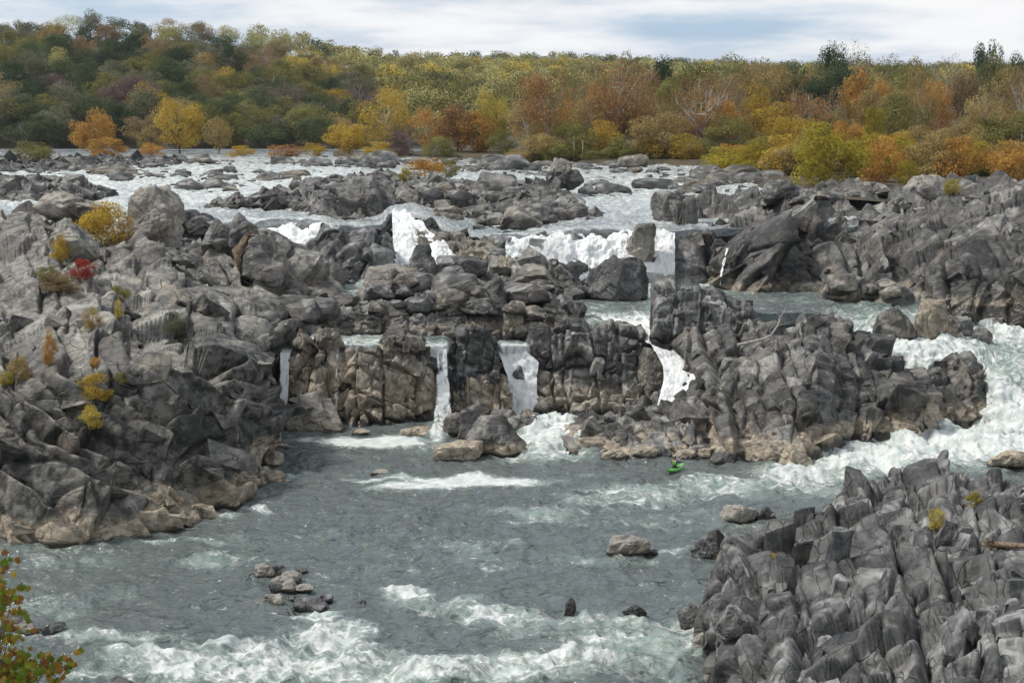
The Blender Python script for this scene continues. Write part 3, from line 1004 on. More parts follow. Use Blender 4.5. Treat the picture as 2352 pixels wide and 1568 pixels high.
outcrop('big jagged blue grey outcrop of upright ribs in the near right corner', cols4(
    (1596, (1640, -2.2, 1700), (1480, -1.8, 1640), (1440, -1.8, 1604), (1415, -1.6, 1604), (1330, -1.4, 1655)),
    (1616, (1640, 0.2, 1715), (1500, 0.3, 1655), (1445, 0.3, 1614), (1405, 0.2, 1618), (1322, 0.1, 1670)),
    (1680, (1640, 2, 1710), (1500, 2.4, 1675), (1420, 2.4, 1650), (1340, 2.3, 1655), (1282, 1.6, 1695)),
    (1790, (1640, 4, 1820), (1500, 4.2, 1790), (1390, 4.2, 1765), (1290, 3.6, 1745), (1208, 3.6, 1738)),
    (1830, (1640, 4.6, 1880), (1500, 4.8, 1860), (1380, 4.6, 1850), (1270, 3.8, 1830), (1212, 3.3, 1815)),
    (1920, (1640, 5, 1960), (1500, 5.2, 1940), (1370, 5, 1925), (1255, 4.3, 1905), (1182, 4.0, 1885)),
    (1960, (1640, 5.2, 2020), (1480, 5.4, 2000), (1360, 5.1, 1980), (1230, 4.6, 1955), (1150, 4.3, 1932)),
    (2040, (1640, 5.5, 2100), (1480, 5.6, 2080), (1330, 5.3, 2060), (1190, 4.8, 2025), (1105, 4.5, 1995)),
    (2110, (1640, 6, 2200), (1480, 6, 2170), (1330, 5.6, 2140), (1160, 5.0, 2100), (1066, 5.2, 2065)),
    (2180, (1640, 6, 2280), (1480, 6, 2250), (1330, 5.7, 2220), (1170, 5.0, 2180), (1072, 4.9, 2130)),
    (2280, (1640, 6, 2360), (1480, 6, 2340), (1330, 5.8, 2320), (1180, 5, 2280), (1098, 4.4, 2225)),
    (2352, (1640, 6, 2440), (1480, 6, 2440), (1330, 5.8, 2420), (1180, 5, 2370), (1100, 4.4, 2330)),
    (2900, (1640, 6), (1480, 6), (1330, 5.8), (1180, 5), (1100, 4.4))),
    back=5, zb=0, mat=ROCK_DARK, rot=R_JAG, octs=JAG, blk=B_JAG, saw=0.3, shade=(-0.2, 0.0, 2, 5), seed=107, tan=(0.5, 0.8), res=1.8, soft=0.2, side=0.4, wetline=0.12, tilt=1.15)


outcrop('dark wet rock step under the lip of the upper falls', cols4(
    *[(px, (y0, D(Y - 7)), (y1, D(Y - 2.2)), (py + 6, D(Y + .5)), (py + 1, D(Y + 2.5))) for px, py, Y, y0, y1 in (
        (300, 506, 213, 560, 530), (470, 510, 212, 575, 540), (560, 520, 207, 605, 560), (600, 520, 207, 605, 560), (745, 516, 208, 600, 555), (770, 530, 205, 600, 565), (880, 530, 205, 600, 565), (902, 492, 211, 605, 545), (960, 502, 208, 600, 545), (1040, 534, 201, 600, 565), (1110, 554, 196.5, 600, 575),
        (1160, 557, 196.5, 615, 580), (1250, 545, 197, 640, 590), (1340, 538, 197.5, 655, 590), (1450, 540, 197, 655, 590), (1548, 542, 197, 655, 590), (1620, 540, 197, 655, 590))]),
    back=3, zb=8, mat=ROCK_DARK, octs=[((2.5, 2, 2), 0.4), ((1, 1, 1), 0.2)], blk=B_RUB, seed=131, res=3.0, wetline=0, name='riverbed')['kind'] = 'structure'
outcrop('dark wet rock step under the lip of the lower falls', cols4(
    *[(px, (y0, D(Y - 1.2)), (870, D(Y - .3)), (810, D(Y + .4)), (803, D(Y + 2))) for px, Y, y0 in (
        (985, 146.5, 975), (1034, 147.2, 970), (1044, 152.6, 955), (1136, 152.8, 950), (1146, 151.6, 950), (1230, 151.6, 948))]),
    back=3, zb=0, mat=ROCK_DARK, octs=[((2, 2, 2), 0.3), ((1, 1, 1), 0.2)], blk=B_RUB, seed=133, res=3.0, wetline=0, name='riverbed')['kind'] = 'structure'

# ------------------------------------------------------------------ single boulders worth pointing at
B = boulder
B('big split boulder with a dark left side at the foot of the tan cliff', 712, 993, 152, 82, seed=1, mat=ROCK_PALE, taper=0.45, planes=9, tan=(0.3, 1.0), p=22)
B('dark triangular rock with a tan band, standing in front of the cascade pool', 1139, 1048, 136, 82, seed=2, mat=ROCK, taper=0.7, lean=(-0.25, 0), tan=(1.0, 1.0), p=24)
B('grey pointed rock leaning behind the dark triangular one', 1096, 1012, 84, 84, seed=3, mat=ROCK, taper=0.6, lean=(-0.2, 0), tan=(0.5, 0.5), p=24)
B('flat tan rock at the water edge left of the triangular rock', 1051, 1060, 108, 38, seed=4, mat=ROCK_PALE, taper=0.1, tan=(1.0, 2.0), planes=6, p=20)
B('small tan grey rock beside the foot of the middle waterfall', 1042, 1000, 48, 50, seed=5, mat=ROCK_TAN, taper=0.4)
B('brown grey cracked rock, left of two in the foaming outflow', 1160, 972, 60, 30, seed=6, mat=ROCK, taper=0.3)
B('rounded grey rock in the middle of the foaming outflow', 1196, 993, 72, 34, seed=7, mat=ROCK, taper=0.3, tan=(0.3, 0.4))
B('small orange brown rock at the base of the middle cascade', 1212, 960, 36, 20, seed=8, mat=ROCK_TAN, tan=(0.8, 2))
B('small wet black rock wedged in the middle cascade', 1192, 868, 28, 26, Y=149.4, rest=False, seed=9, mat=ROCK_DARK, taper=0.5, wetline=0)
B('rounded grey boulder overhanging the right side of the middle cascade', 1240, 812, 72, 66, Y=150.6, seed=10, mat=ROCK, wetline=0)
B('tan slab of low rock right of the foot of the tan cliff', 952, 1003, 66, 18, seed=11, mat=ROCK_PALE, tan=(1, 2), planes=6)
B('small tan stone below the middle of the tan cliff', 828, 999, 40, 10, seed=12, mat=ROCK_PALE, tan=(1, 2))
B('massive dark conical boulder at the foot of the main fall', 1416, 690, 146, 92, z=8, seed=13, mat=ROCK_DARK, taper=0.55, planes=16, p=22, sub=6)
B('squarish dark boulder standing alone above the lip of the main fall', 1534, 510, 72, 66, z=14.2, seed=14, mat=ROCK, taper=0.15, planes=7, p=26)
B('dark rock on the right shoulder of the lone squarish boulder', 1572, 508, 40, 34, z=14.2, seed=15, mat=ROCK, taper=0.3)
B('tan brown rock standing in the middle of the main fall', 1474, 614, 60, 94, Y=192.2, seed=16, mat=ROCK_TAN, taper=-0.15, planes=10, p=24, sub=6, wetline=0, rest=False)
B('pale rounded boulder with a dark hollow, high on the upper river rocks', 1284, 398, 56, 34, Y=262, seed=17, mat=ROCK_PALE, taper=0.3, sink=0.7)
B('dark boulder leaning against the pale one in the upper river', 1310, 420, 60, 28, Y=256, seed=18, mat=ROCK, taper=0.3, sink=0.6)
B('large tan grey boulder standing tall on the back of the left bluff', 345, 545, 116, 110, Y=176, seed=19, mat=ROCK_PALE, taper=0.2, planes=8, p=26, sub=6, wetline=0)
B('pinkish tan boulder behind the yellow bush on the left bluff', 155, 500, 150, 50, Y=186, seed=20, mat=ROCK_PALE, taper=0.3, wetline=0, planes=8)
B('lichen grey boulder in front of the yellow bush on the left bluff', 160, 600, 110, 90, Y=160, seed=21, mat=ROCK_LEFT, taper=0.35, wetline=0, lichen=0.5, planes=9, p=24)
B('angular tan boulder under the driftwood stump', 598, 632, 100, 84, Y=160, seed=22, mat=ROCK_LEFT, taper=0.35, lean=(-0.15, 0), wetline=0, p=24)
B('upright dark grey rock at the head of the left chute', 560, 560, 76, 66, Y=178, seed=23, mat=ROCK, taper=0.4, wetline=0)
B('grey boulder between the tall tan boulder and the left chute', 500, 575, 80, 72, Y=170, seed=24, mat=ROCK, taper=0.3, wetline=0)
B('dark pointed rock in the white water of the left chute', 690, 540, 50, 30, Y=206, seed=25, mat=ROCK, taper=0.6)
B('small dark rock left of the pointed one in the left chute', 668, 536, 20, 22, Y=206, seed=26, mat=ROCK, taper=0.5)
B('flat pale slab lying across the midstream rubble', 905, 662, 138, 44, Y=172, seed=27, mat=ROCK_PALE, taper=0.25, planes=5, p=28, wetline=0)
B('dark leaning wedge of rock rising above the pale slab', 968, 645, 80, 80, Y=176, seed=28, mat=ROCK_DARK, taper=0.6, lean=(0.15, 0), p=26, planes=9, wetline=0)
B('blue grey overhanging slab right of the leaning wedge', 1060, 642, 108, 50, Y=175, seed=29, mat=ROCK_DARK, taper=-0.1, planes=7, p=28, wetline=0)
B('dark rounded rock under the blue grey slab', 1030, 668, 78, 50, Y=170, seed=30, mat=ROCK, taper=0.2, wetline=0)
B('tall rounded knob of rock near the right end of the rubble ledge', 1125, 712, 76, 72, Y=163, seed=31, mat=ROCK, taper=0.4, wetline=0)
B('upright tan streaked rock beside the tall knob', 1178, 752, 46, 60, Y=155, seed=32, mat=ROCK_TAN, taper=0.3, wetline=0, tan=(0.5, 3))
B('dark boulder at the right end of the midstream ledge', 1330, 722, 36, 30, z=7.6, seed=33, mat=ROCK, taper=0.3)
B('tan faced boulder in the right channel, rapids breaking round it', 2163, 795, 122, 100, z=5.0, seed=34, mat=ROCK_TAN, taper=0.3, lean=(-0.15, 0), planes=7, p=28, tan=(0.7, 4), sub=6)
B('dark peaked rock left of the tan faced boulder in the right channel', 2060, 782, 86, 68, z=5.7, seed=35, mat=ROCK_TAN, taper=0.5, p=24)
B('small dark boulder right of the tan faced one', 2256, 792, 48, 38, z=5.2, seed=36, mat=ROCK, taper=0.3)
B('dark round boulder behind the tan faced one', 2215, 775, 50, 44, z=5.6, seed=37, mat=ROCK, taper=0.3)
B('small mossy rock awash below the tan faced boulder', 2238, 808, 34, 12, z=4.9, seed=38, mat=ROCK_TAN)
B('smooth tan rock at the right edge beside the white rapid', 2330, 1076, 92, 34, seed=39, mat=ROCK_PALE, tan=(1, 3), taper=0.15, planes=6)
B('pale low slab in the foot of the right bank', 1940, 692, 90, 44, z=8, seed=40, mat=ROCK_PALE, taper=0.4, tan=(0.5, 1.0))
B('dark cracked rock group awash below the white rapid', 1702, 1205, 84, 42, seed=41, mat=ROCK_PALE, taper=0.3, planes=16, tan=(0.5, 0.6))
B('black wet rock joined to the cracked group in the pool', 1758, 1199, 46, 36, seed=42, mat=ROCK_DARK, taper=0.4, wetline=0.5)
B('long tan topped rock lying alone in the pool', 1444, 1276, 94, 36, seed=43, mat=ROCK_PALE, taper=0.2, planes=8, tan=(0.2, 0.5))
B('small black rock in front of the long tan topped rock', 1420, 1284, 34, 9, seed=44, mat=ROCK_DARK)
B('low dark stone awash right of the long tan topped rock', 1490, 1274, 40, 10, seed=45, mat=ROCK_DARK)
B('pointed dark boulder off the tip of the near right outcrop', 1652, 1284, 62, 66, seed=46, mat=ROCK, taper=0.6, lean=(0.1, 0), p=22)
B('broken dark rock left of the pointed boulder', 1612, 1285, 46, 46, seed=47, mat=ROCK_DARK, taper=0.4, planes=18)
B('black dripping rock at the edge of the near rapids', 1310, 1410, 26, 36, seed=48, mat=ROCK_DARK, taper=0.5, wetline=1)
B('black wet rock in the near rapids left of the jagged outcrop', 1458, 1420, 56, 26, seed=49, mat=ROCK_DARK, taper=0.3, wetline=1)
B('small dark stone alone in the pool below the foam patch', 872, 1092, 40, 11, seed=50, mat=ROCK_PALE)
B('pale boulder at the bottom edge below the maple leaves', 262, 1632, 150, 56, seed=51, mat=ROCK, taper=0.25, wetline=0, depth=2.5, planes=18, p=12)
B('tan rock behind the maple leaves at the left edge', 30, 1458, 90, 50, seed=52, mat=ROCK_PALE, taper=0.3)
B('dark smooth rock nearly drowned by the near rapids', 118, 1456, 62, 20, seed=53, mat=ROCK_DARK, wetline=0)
B('dark rock at the lip of the upper river beside the tall tan boulder', 446, 530, 110, 40, Y=209, rest=False, seed=60, mat=ROCK, taper=0.3, wetline=0)
B('grey rounded hump crowning the left half of the tan cliff', 755, 800, 74, 44, Y=146.6, rest=False, seed=61, mat=ROCK_TAN, taper=0.4, wetline=0)
B('grey block crowning the right half of the tan cliff', 925, 805, 110, 46, Y=146.8, rest=False, seed=62, mat=ROCK, taper=0.35, wetline=0, planes=9, p=24)
B('dark rock in the white water at the back of the big midstream mass', 2000, 866, 90, 50, Y=147, rest=False, seed=63, mat=ROCK, taper=0.3, wetline=0)
B('angular block high on the right end of the big midstream mass', 2222, 862, 66, 50, Y=148, rest=False, seed=64, mat=ROCK, taper=0.3, wetline=0, p=24)
B('tan grey boulder at the left foot of the near jagged outcrop', 1640, 1505, 92, 60, seed=65, mat=ROCK_PALE, taper=0.3, p=24)
B('small dark boulder at the waterline left of the near jagged outcrop', 1592, 1448, 60, 56, seed=66, mat=ROCK, taper=0.35, p=24)
B('pale broken block at the bottom edge beside the near rapids', 1664, 1580, 90, 80, seed=67, mat=ROCK_TAN, taper=0.3, p=26)
B('grey block stacked above the tan grey boulder of the near outcrop', 1690, 1470, 90, 70, Y=84, seed=68, mat=ROCK, taper=0.3, wetline=0, p=26)
B('tall tan grey rock at the right end of the jointed cliff beside the steep chute', 1506, 930, 90, 130, Y=149.0, rest=False, seed=69, mat=ROCK_TAN, taper=0.35, wetline=0, p=26, planes=12, sub=6, depth=3.2)
B('blocky tan rock between the steep chute and the big midstream mass', 1606, 905, 70, 64, Y=146, rest=False, seed=70, mat=ROCK_TAN, taper=0.2, wetline=0, p=26)
B('large grey boulder at the right end of the long low ridge in the upper river', 825, 516, 150, 104, Y=221, rest=False, seed=71, mat=ROCK, taper=0.45, wetline=0, p=22, planes=14, sub=6, depth=9)
B('dark boulder beside the head of the narrow chute in the upper river', 742, 512, 70, 50, Y=214, rest=False, seed=72, mat=ROCK, taper=0.35, wetline=0, p=24)
B('tan grey boulder on the crest of the right bank below the largest shrub', 2005, 470, 120, 44, Y=229, rest=False, seed=73, mat=ROCK_TAN, taper=0.35, wetline=0, p=24)
B('pale cracked boulder on the crest of the right bank below the rust shrub', 2135, 462, 130, 52, Y=228, rest=False, seed=74, mat=ROCK_PALE, taper=0.4, wetline=0, p=24, planes=16)
for i, (px, py, w, h, m, lb) in enumerate((
        (606, 1330, 54, 30, 0, 'tan topped stone at the left end of the midstream stone bar'), (640, 1326, 34, 26, 1, 'dark leaning stone on the midstream stone bar'),
        (668, 1338, 46, 22, 0, 'pale stone at the back right of the stone bar'), (690, 1318, 30, 12, 1, 'black wet stone behind the stone bar'),
        (640, 1352, 58, 24, 0, 'broad pale stone in the middle of the stone bar'), (662, 1362, 46, 28, 0, 'rounded pale stone nearest the middle of the stone bar'),
        (632, 1362, 30, 22, 1, 'small grey stone beside the broad pale one on the bar'), (698, 1362, 40, 18, 0, 'flat pale stone at the right end of the stone bar'),
        (627, 1394, 50, 24, 0, 'pale backed dark stone in front of the stone bar'), (664, 1382, 28, 14, 1, 'small black stone between the bar and the front stones'),
        (745, 1388, 40, 22, 1, 'dark stone right of the stone bar'), (708, 1406, 76, 24, 1, 'flat black stone in front of the stone bar'), (832, 1388, 18, 9, 1, 'tiny black stone right of the stone bar'),
        (580, 1322, 34, 9, 1, 'low wet stone behind the left end of the stone bar'))):
    B(lb, px, py, w, h, seed=200 + i, mat=(ROCK_PALE, ROCK_DARK)[m], taper=0.25, sub=4, planes=9, group='stones of the midstream bar', name='river_stone', cat='stone')
for i, (px, py, w, h, m, lb) in enumerate((
        (1415, 1053, 62, 16, 0, 'pale flat slab in the water under the low shelf'), (1482, 1052, 56, 22, 0, 'tan block under the low shelf behind the kayaker'), (1522, 1050, 40, 20, 1, 'black hollowed rock under the low shelf'),
        (1576, 1056, 52, 18, 0, 'pale wedge of rock just above the paddle'), (1618, 1052, 40, 18, 0, 'tan stone between the wedge and the black stone'), (1664, 1064, 56, 20, 1, 'black wet stone right of the kayaker'),
        (1625, 1016, 34, 24, 2, 'rust orange rock between the shelf and the big midstream mass'), (1700, 1050, 70, 34, 0, 'cracked tan rock at the left foot of the big midstream mass'),
        (1760, 1064, 90, 44, 0, 'broad tan rock at the foot of the big midstream mass'), (1830, 1074, 80, 44, 0, 'tan brown rock where the white rapid meets the big midstream mass'))):
    B(lb, px, py, w, h, seed=230 + i, mat=(ROCK_PALE, ROCK_DARK, ROCK_TAN)[m], taper=0.15, sub=4 if w < 60 else 5, planes=7, p=24, tan=(0.9 if m != 1 else 0, 4), name='shore_rock', cat='rock', group='rocks along the foot of the shelf', wetline=0.12)
for i, (px, py, w, h) in enumerate(((620, 1112, 56, 26), (600, 1096, 44, 24), (570, 1128, 50, 30), (520, 1168, 60, 30), (470, 1195, 66, 36), (430, 1206, 50, 30), (380, 1222, 50, 26), (175, 1252, 50, 24), (235, 1248, 70, 30), (628, 1070, 40, 34),
                                    (655, 1110, 30, 8), (545, 1160, 34, 14))):
    B('tan and black shoreline rock in the band along the foot of the left bluff', px, py, w, h, seed=260 + i, mat=(ROCK_PALE, ROCK_DARK, ROCK_TAN)[i % 3], taper=0.25, sub=4, planes=9, tan=(0.8, 1.0), name='shore_rock', cat='rock', group='shoreline rocks under the left bluff', wetline=0.15)

# ================================================================== THE WATER
ELL = [  # foam: px, py, half width, half height, strength
    (860, 1016, 115, 12, 1.5), (720, 1012, 60, 8, .8), (1080, 1113, 150, 13, 1.5), (960, 1122, 130, 8, 1.2), (890, 1104, 100, 4, 1.0), (100, 1248, 80, 9, 1.3), (625, 1100, 55, 8, .8), (575, 1182, 50, 9, .8), (690, 1090, 60, 7, .35),
    (2340, 1000, 160, 60, 1.5), (2180, 1020, 170, 42, 1.4), (2020, 1058, 150, 36, 1.3), (1860, 1092, 130, 28, 1.0), (1680, 1125, 170, 26, .75), (1450, 1150, 160, 26, .62), (1250, 1185, 140, 24, .5), (1900, 1130, 180, 22, .55), (2050, 1090, 120, 20, .7),
    (1250, 960, 70, 30, 1.35), (1265, 1005, 66, 32, 1.35), (1240, 1045, 90, 22, .85), (1330, 1050, 60, 10, .5), (1010, 995, 34, 18, 1.1), (650, 975, 24, 12, .9), (1005, 1030, 50, 12, .5),
    (640, 1520, 330, 48, .85), (420, 1525, 140, 34, .95), (760, 1470, 130, 30, .95), (520, 1480, 90, 10, 1.1), (330, 1510, 60, 12, 1.1), (700, 1545, 200, 14, 1.1), (950, 1372, 70, 14, 1.05), (1010, 1392, 130, 16, .6), (1130, 1420, 110, 22, 1.0), (1250, 1440, 200, 34, .55), (1180, 1540, 330, 26, .85), (1330, 1530, 150, 12, 1.1), (1430, 1480, 190, 40, .65),
    (1560, 1490, 90, 60, .7), (900, 1560, 600, 22, .9), (720, 1425, 60, 14, .9), (1450, 1430, 120, 12, .7), (1330, 1420, 50, 20, .8), (250, 1470, 160, 14, .7), (80, 1470, 100, 14, .5), (200, 1552, 80, 16, .8),
    (120, 1292, 220, 30, .38), (520, 1302, 140, 14, .55), (650, 1240, 180, 20, .22), (90, 1390, 120, 26, .42), (820, 1330, 120, 20, .3), (1080, 1262, 120, 14, .45), (1180, 1300, 200, 26, .3), (1560, 1276, 100, 8, .6), (1420, 1300, 120, 12, .35),
    (1500, 1200, 260, 26, .35), (1800, 1215, 120, 12, .4), (1700, 1240, 120, 10, .3), (380, 1252, 120, 6, .6)]


def lower_foam(px, py):
    f = np.full(len(px), 0.06)
    q = np.stack([px * 0.012, py * 0.03, py * 0], 1)
    wx, wy = (fbm(q, 4, 3) - 0.5) * 90, (fbm(q + 9, 4, 4) - 0.5) * 26
    for cx, cy, rx, ry, s in ELL:
        d = ((px + wx - cx) / rx) ** 2 + ((py + wy - cy) / ry) ** 2
        f = np.maximum(f, s * np.exp(-(d ** 1.6) * 0.7))
    f += 0.22 * sstep(0.58, 0.8, fbm(np.stack([px * 0.02, py * 0.06, py * 0], 1), 4, 8))
    return f


CALM = [(1552, 1083, 60, 15), (1080, 1113, 190, 18), (950, 1122, 160, 14), (860, 1016, 150, 16), (720, 1012, 80, 12), (890, 1104, 120, 8)]


def calm(px, py):
    k = np.ones(len(px))
    for cx, cy, rx, ry in CALM:
        k = np.minimum(k, 0.12 + 0.88 * sstep(0.8, 1.6, ((px - cx) / rx) ** 2 + ((py - cy) / ry) ** 2))
    return k


sheet('lower_river', [[(px, py, 0, 0) for py in (1900, 1568, 1400, 1200, 1080, 1000, 940)] for px in (-900, 0, 600, 1200, 1800, 2352, 3500)], res=2.3, mat=WATER, amp=0.34, seed=3, soft=0, foamfn=lower_foam, ampfn=calm,
      label='grey green pool and rapids at the bottom of the falls')
sheet('right_rapids', [
    [(1880, 810, 6.4, .6), (1880, 800, 6.5, .6), (1880, 770, 6.8, .7), (1880, 740, 7.2, .5), (1880, 720, 7.6, .35), (1880, 700, 7.9, .3), (1880, 690, 8, .3)],
    [(2000, 880, D(151.2), .9), (2000, 840, D(151.6), .9), (2000, 800, 5.5, .95), (2000, 770, 6, .95), (2000, 740, 6.8, .7), (2000, 710, 7.6, .35), (2000, 690, 8, .3)],
    [(2100, 920, D(150.6), 1), (2100, 880, D(151), 1), (2100, 838, D(151.5), 1.1), (2100, 800, 5.2, 1.1), (2100, 770, 5.8, .9), (2100, 730, 7, .6), (2100, 690, 8, .3)],
    [(2200, 950, D(150.6), 1), (2200, 900, D(151), 1), (2200, 846, D(151.5), 1), (2200, 815, 4.9, .9), (2200, 780, 5.3, .9), (2200, 740, 6.2, .5), (2200, 700, 7.2, .3)],
    [(2258, 990, D(148), 1), (2258, 930, D(149), 1), (2258, 850, D(151.5), .8), (2258, 815, 4.85, .8), (2258, 775, 5.3, .9), (2258, 740, 6.1, .6), (2258, 715, 6.8, .5)],
    [(2276, 1010, -.25, 1.3), (2276, 985, .3, 1.3), (2276, 930, 1.7, 1.1), (2276, 870, 3.6, .75), (2276, 810, 4.8, .6), (2276, 770, 5.3, 1.0), (2276, 740, 6, .7)],
    [(2300, 1010, -.25, 1.3), (2300, 985, .3, 1.3), (2300, 930, 1.7, 1.1), (2300, 870, 3.6, .75), (2300, 810, 4.8, .6), (2300, 770, 5.3, 1.0), (2300, 740, 6, .7)],
    [(2400, 1015, -.25, 1.3), (2400, 985, .4, 1.3), (2400, 930, 1.7, 1.2), (2400, 870, 3.6, .8), (2400, 810, 4.8, .7), (2400, 765, 5.4, 1.0), (2400, 735, 6.1, .8)],
    [(3400, 1015, -.25, 1.3), (3400, 985, .4, 1.3), (3400, 930, 1.7, 1.2), (3400, 870, 3.6, .8), (3400, 810, 4.8, .7), (3400, 765, 5.4, 1.0), (3400, 735, 6.1, .8)]],
    res=2.2, amp=0.4, seed=5, soft=0.35, skirt=1.5, label='white rapid tumbling down the right channel')
sheet('middle_pool', [
    [(600, 806, D(146.2), .3), (600, 775, D(152), .3), (600, 735, D(160), .3)],
    [(690, 800, D(146.2), .5), (690, 775, D(150), .6), (690, 735, D(160), .8)],
    [(790, 797, D(146.4), .8), (790, 780, 6.6, .75), (790, 735, 6.6, .5)], [(880, 797, D(146.4), .8), (880, 780, 6.6, .7), (880, 735, 6.6, .5)],
    [(1000, 797, D(146.4), 1.1), (1000, 780, 6.6, .4), (1000, 735, 6.6, .2)],
    [(1032, 797, D(146.4), 1.1), (1032, 780, 6.6, .5), (1032, 735, 6.6, .2)],
    [(1040, 800, D(153), .3), (1040, 780, D(155), .2), (1040, 735, 6.6, .2)],
    [(1134, 800, D(153), .3), (1134, 780, D(155), .2), (1134, 735, D(163), .2)],
    [(1140, 798, D(150), 1.15), (1140, 778, D(154), .2), (1140, 735, D(163), .1)],
    [(1220, 798, D(150), 1.15), (1220, 778, D(154), .2), (1220, 735, D(163), .1)],
    [(1228, 800, D(156), .5), (1228, 778, D(158), .2), (1228, 735, D(163), .1)],
    [(1340, 793, D(156), .3), (1340, 765, D(158), .3), (1340, 735, D(163), .3)]], res=2.5, amp=0.08, seed=7, soft=0.2, skirt=1.2, label='still dark pool between the tan cliff and the rubble ledge')
sheet('upper_pool', [
    [(640, 705, 8.2, .5), (640, 655, 9, .6), (640, 605, D(193), 1.0)], [(800, 705, 8.2, .55), (800, 655, 9, .6), (800, 605, D(193), 1.0)], [(1090, 705, 8.2, .5), (1090, 655, 9, .8), (1090, 605, D(193), 1.1)],
    [(1200, 720, 8, .4), (1200, 680, 8, .5), (1200, 640, D(196), 1.0)], [(1340, 738, 7.0, .7), (1340, 690, 8, .3), (1340, 644, 8, .9)], [(1400, 745, 6.9, .8), (1400, 690, 8, .3), (1400, 644, 8, .9)], [(1505, 745, 6.9, .8), (1505, 690, 8, .35), (1505, 644, 8, 1.2)], [(1530, 722, 7.9, .3), (1530, 690, 8, .35), (1530, 644, 8, 1.2)],
    [(1600, 722, 7.9, .3), (1600, 690, 8, .3), (1600, 644, 8, 1.0)], [(1750, 722, 7.7, .3), (1750, 690, 8, .3), (1750, 644, 8, .5)], [(1960, 722, 7.4, .3), (1960, 690, 8, .25), (1960, 644, 8, .3)]], res=2.3, amp=0.14, seed=9, soft=0.2,
    skirt=1.6, label='grey pool at the foot of the main fall')
UP = ((470, 15.2, .72), (450, 15.7, .68), (420, 16.6, .76), (400, 17.2, .68), (380, 17.8, .62), (365, 18.3, .52), (352, 18.7, .30), (346, 18.9, .2))
sheet('upper_river', [[(px, py, D(Y), fo), (px, py - 18, D(Y + 9), .55)] + [(px, a, b, c + (0.12 if px < 800 else 0)) for a, b, c in UP] for px, py, Y, fo in (
    (-400, 505, 213, .5), (590, 518, 207, .8), (745, 514, 208, .9), (770, 526, 205, .6), (880, 526, 205, .6), (902, 488, 212, .9), (960, 498, 209, .8), (1040, 530, 202, .6), (1110, 550, 197, .7), (1160, 553, 197, .9), (1250, 541, 198, .8),
    (1340, 534, 198.5, .7), (1450, 536, 198.5, .55), (1548, 538, 198, .5), (1620, 530, 200, .4), (3600, 505, 213, .4))], res=2.2, mat=WATER_UP, amp=0.30, seed=11, soft=0.2, wl=0.8, skirt=1.0, label='wide upper river broken by white riffles')
sheet('far_river', [[(px, 346.5, 19.0, .1), (px, 338, 19.2, .05), (px, 331, 19.3, 0)] for px in (-1500, 400, 2000, 4000)], res=6, mat=WATER_UP, amp=0.05, seed=13, soft=0, label='smooth river above the weir')


def fall(label, L, R, amp=0.5, seed=1, mid=None, bulge=0.2, res=1.6):
    cs = [L] + (mid or []) + [R]
    return sheet('waterfall', cs, res=res, mat=FALL, amp=amp, seed=seed, soft=0.15, fall=True, bulge=bulge, label=label, flow=(1, 1))


def fl(pxs, rows):
    return [(p, *r) for p, r in zip(pxs, rows)]


R5 = [(657, D(190.8), 1.2), (628, D(192), 1.1), (598, D(193.4), 1.1), (568, D(195), 1.05), (548, D(196.6), 1.0), (535, D(198.5), .8)]
fall('wide main waterfall, white and churning below the lone boulder',
     [(1158, 618, D(190.6), 1.1), (1158, 606, D(191.6), 1.1), (1158, 592, D(193), 1.1), (1158, 578, D(194.4), 1.1), (1158, 562, D(196), 1.0), (1158, 551, D(198), .8)],
     fl([1553] * 6, R5), mid=[
         [(1250, 640, D(190.8), 1.1), (1250, 618, D(192), 1.1), (1250, 592, D(193.6), 1.1), (1250, 568, D(195), 1.1), (1250, 552, D(196.4), 1.1), (1250, 541, D(198.3), .9)],
         fl([1330] * 6, R5), fl([1400] * 6, R5), fl([1480] * 6, R5)], amp=1.1, seed=21, bulge=0.6)
fall('left upper chute of white water beside the blue grey outcrop', [(600, 612, D(198.5), 1.2), (606, 575, D(201), 1.2), (604, 545, D(203.6), 1.1), (604, 522, D(207.4), .9), (600, 512, D(211), .7)],
     [(700, 612, D(198.5), 1.2), (715, 575, D(201), 1.2), (735, 545, D(203.6), 1.1), (745, 522, D(207), .9), (760, 510, D(211), .7)], amp=0.9, seed=23, bulge=0.4)
fall('narrow chute widening to white foam between the blue grey outcrop and the tan spur', [(896, 612, D(189.6), 1.2), (897, 580, D(193), 1.2), (898, 535, D(199), 1.2), (898, 500, D(206), 1.1), (900, 484, D(213), .8)],
     [(1095, 606, D(190.6), 1.2), (1075, 592, D(192), 1.2), (1005, 550, D(197.6), 1.1), (955, 505, D(205), 1.0), (930, 482, D(213), .8)], amp=0.9, seed=25, bulge=0.3)
fall('thin ribbon waterfall at the left end of the tan cliff', [(641, 955, D(143.2), 0.81), (642, 900, D(144), 0.85), (643, 850, D(144.6), 0.85), (643, 812, D(145.2), 0.85), (645, 802, D(147), 0.77)],
     [(664, 955, D(143.2), 0.81), (664, 900, D(144), 0.85), (667, 850, D(144.6), 0.85), (668, 812, D(145.2), 0.85), (690, 798, D(147), 0.77)], amp=0.2, seed=27)
fall('speckled waterfall in the gap between the tan cliff and the pillar', [(985, 1005, D(138.5), 0.61), (994, 965, D(143), 0.57), (1000, 905, D(145), 0.66), (1002, 845, D(146), 0.57), (1000, 805, D(146.4), 0.49), (1000, 795, D(148), 0.41)],
     [(1042, 1005, D(138.5), 0.61), (1040, 965, D(143), 0.61), (1036, 905, D(145), 0.78), (1030, 845, D(146), 0.66), (1028, 805, D(146.4), 0.49), (1028, 795, D(148), 0.41)], amp=0.3, seed=29)
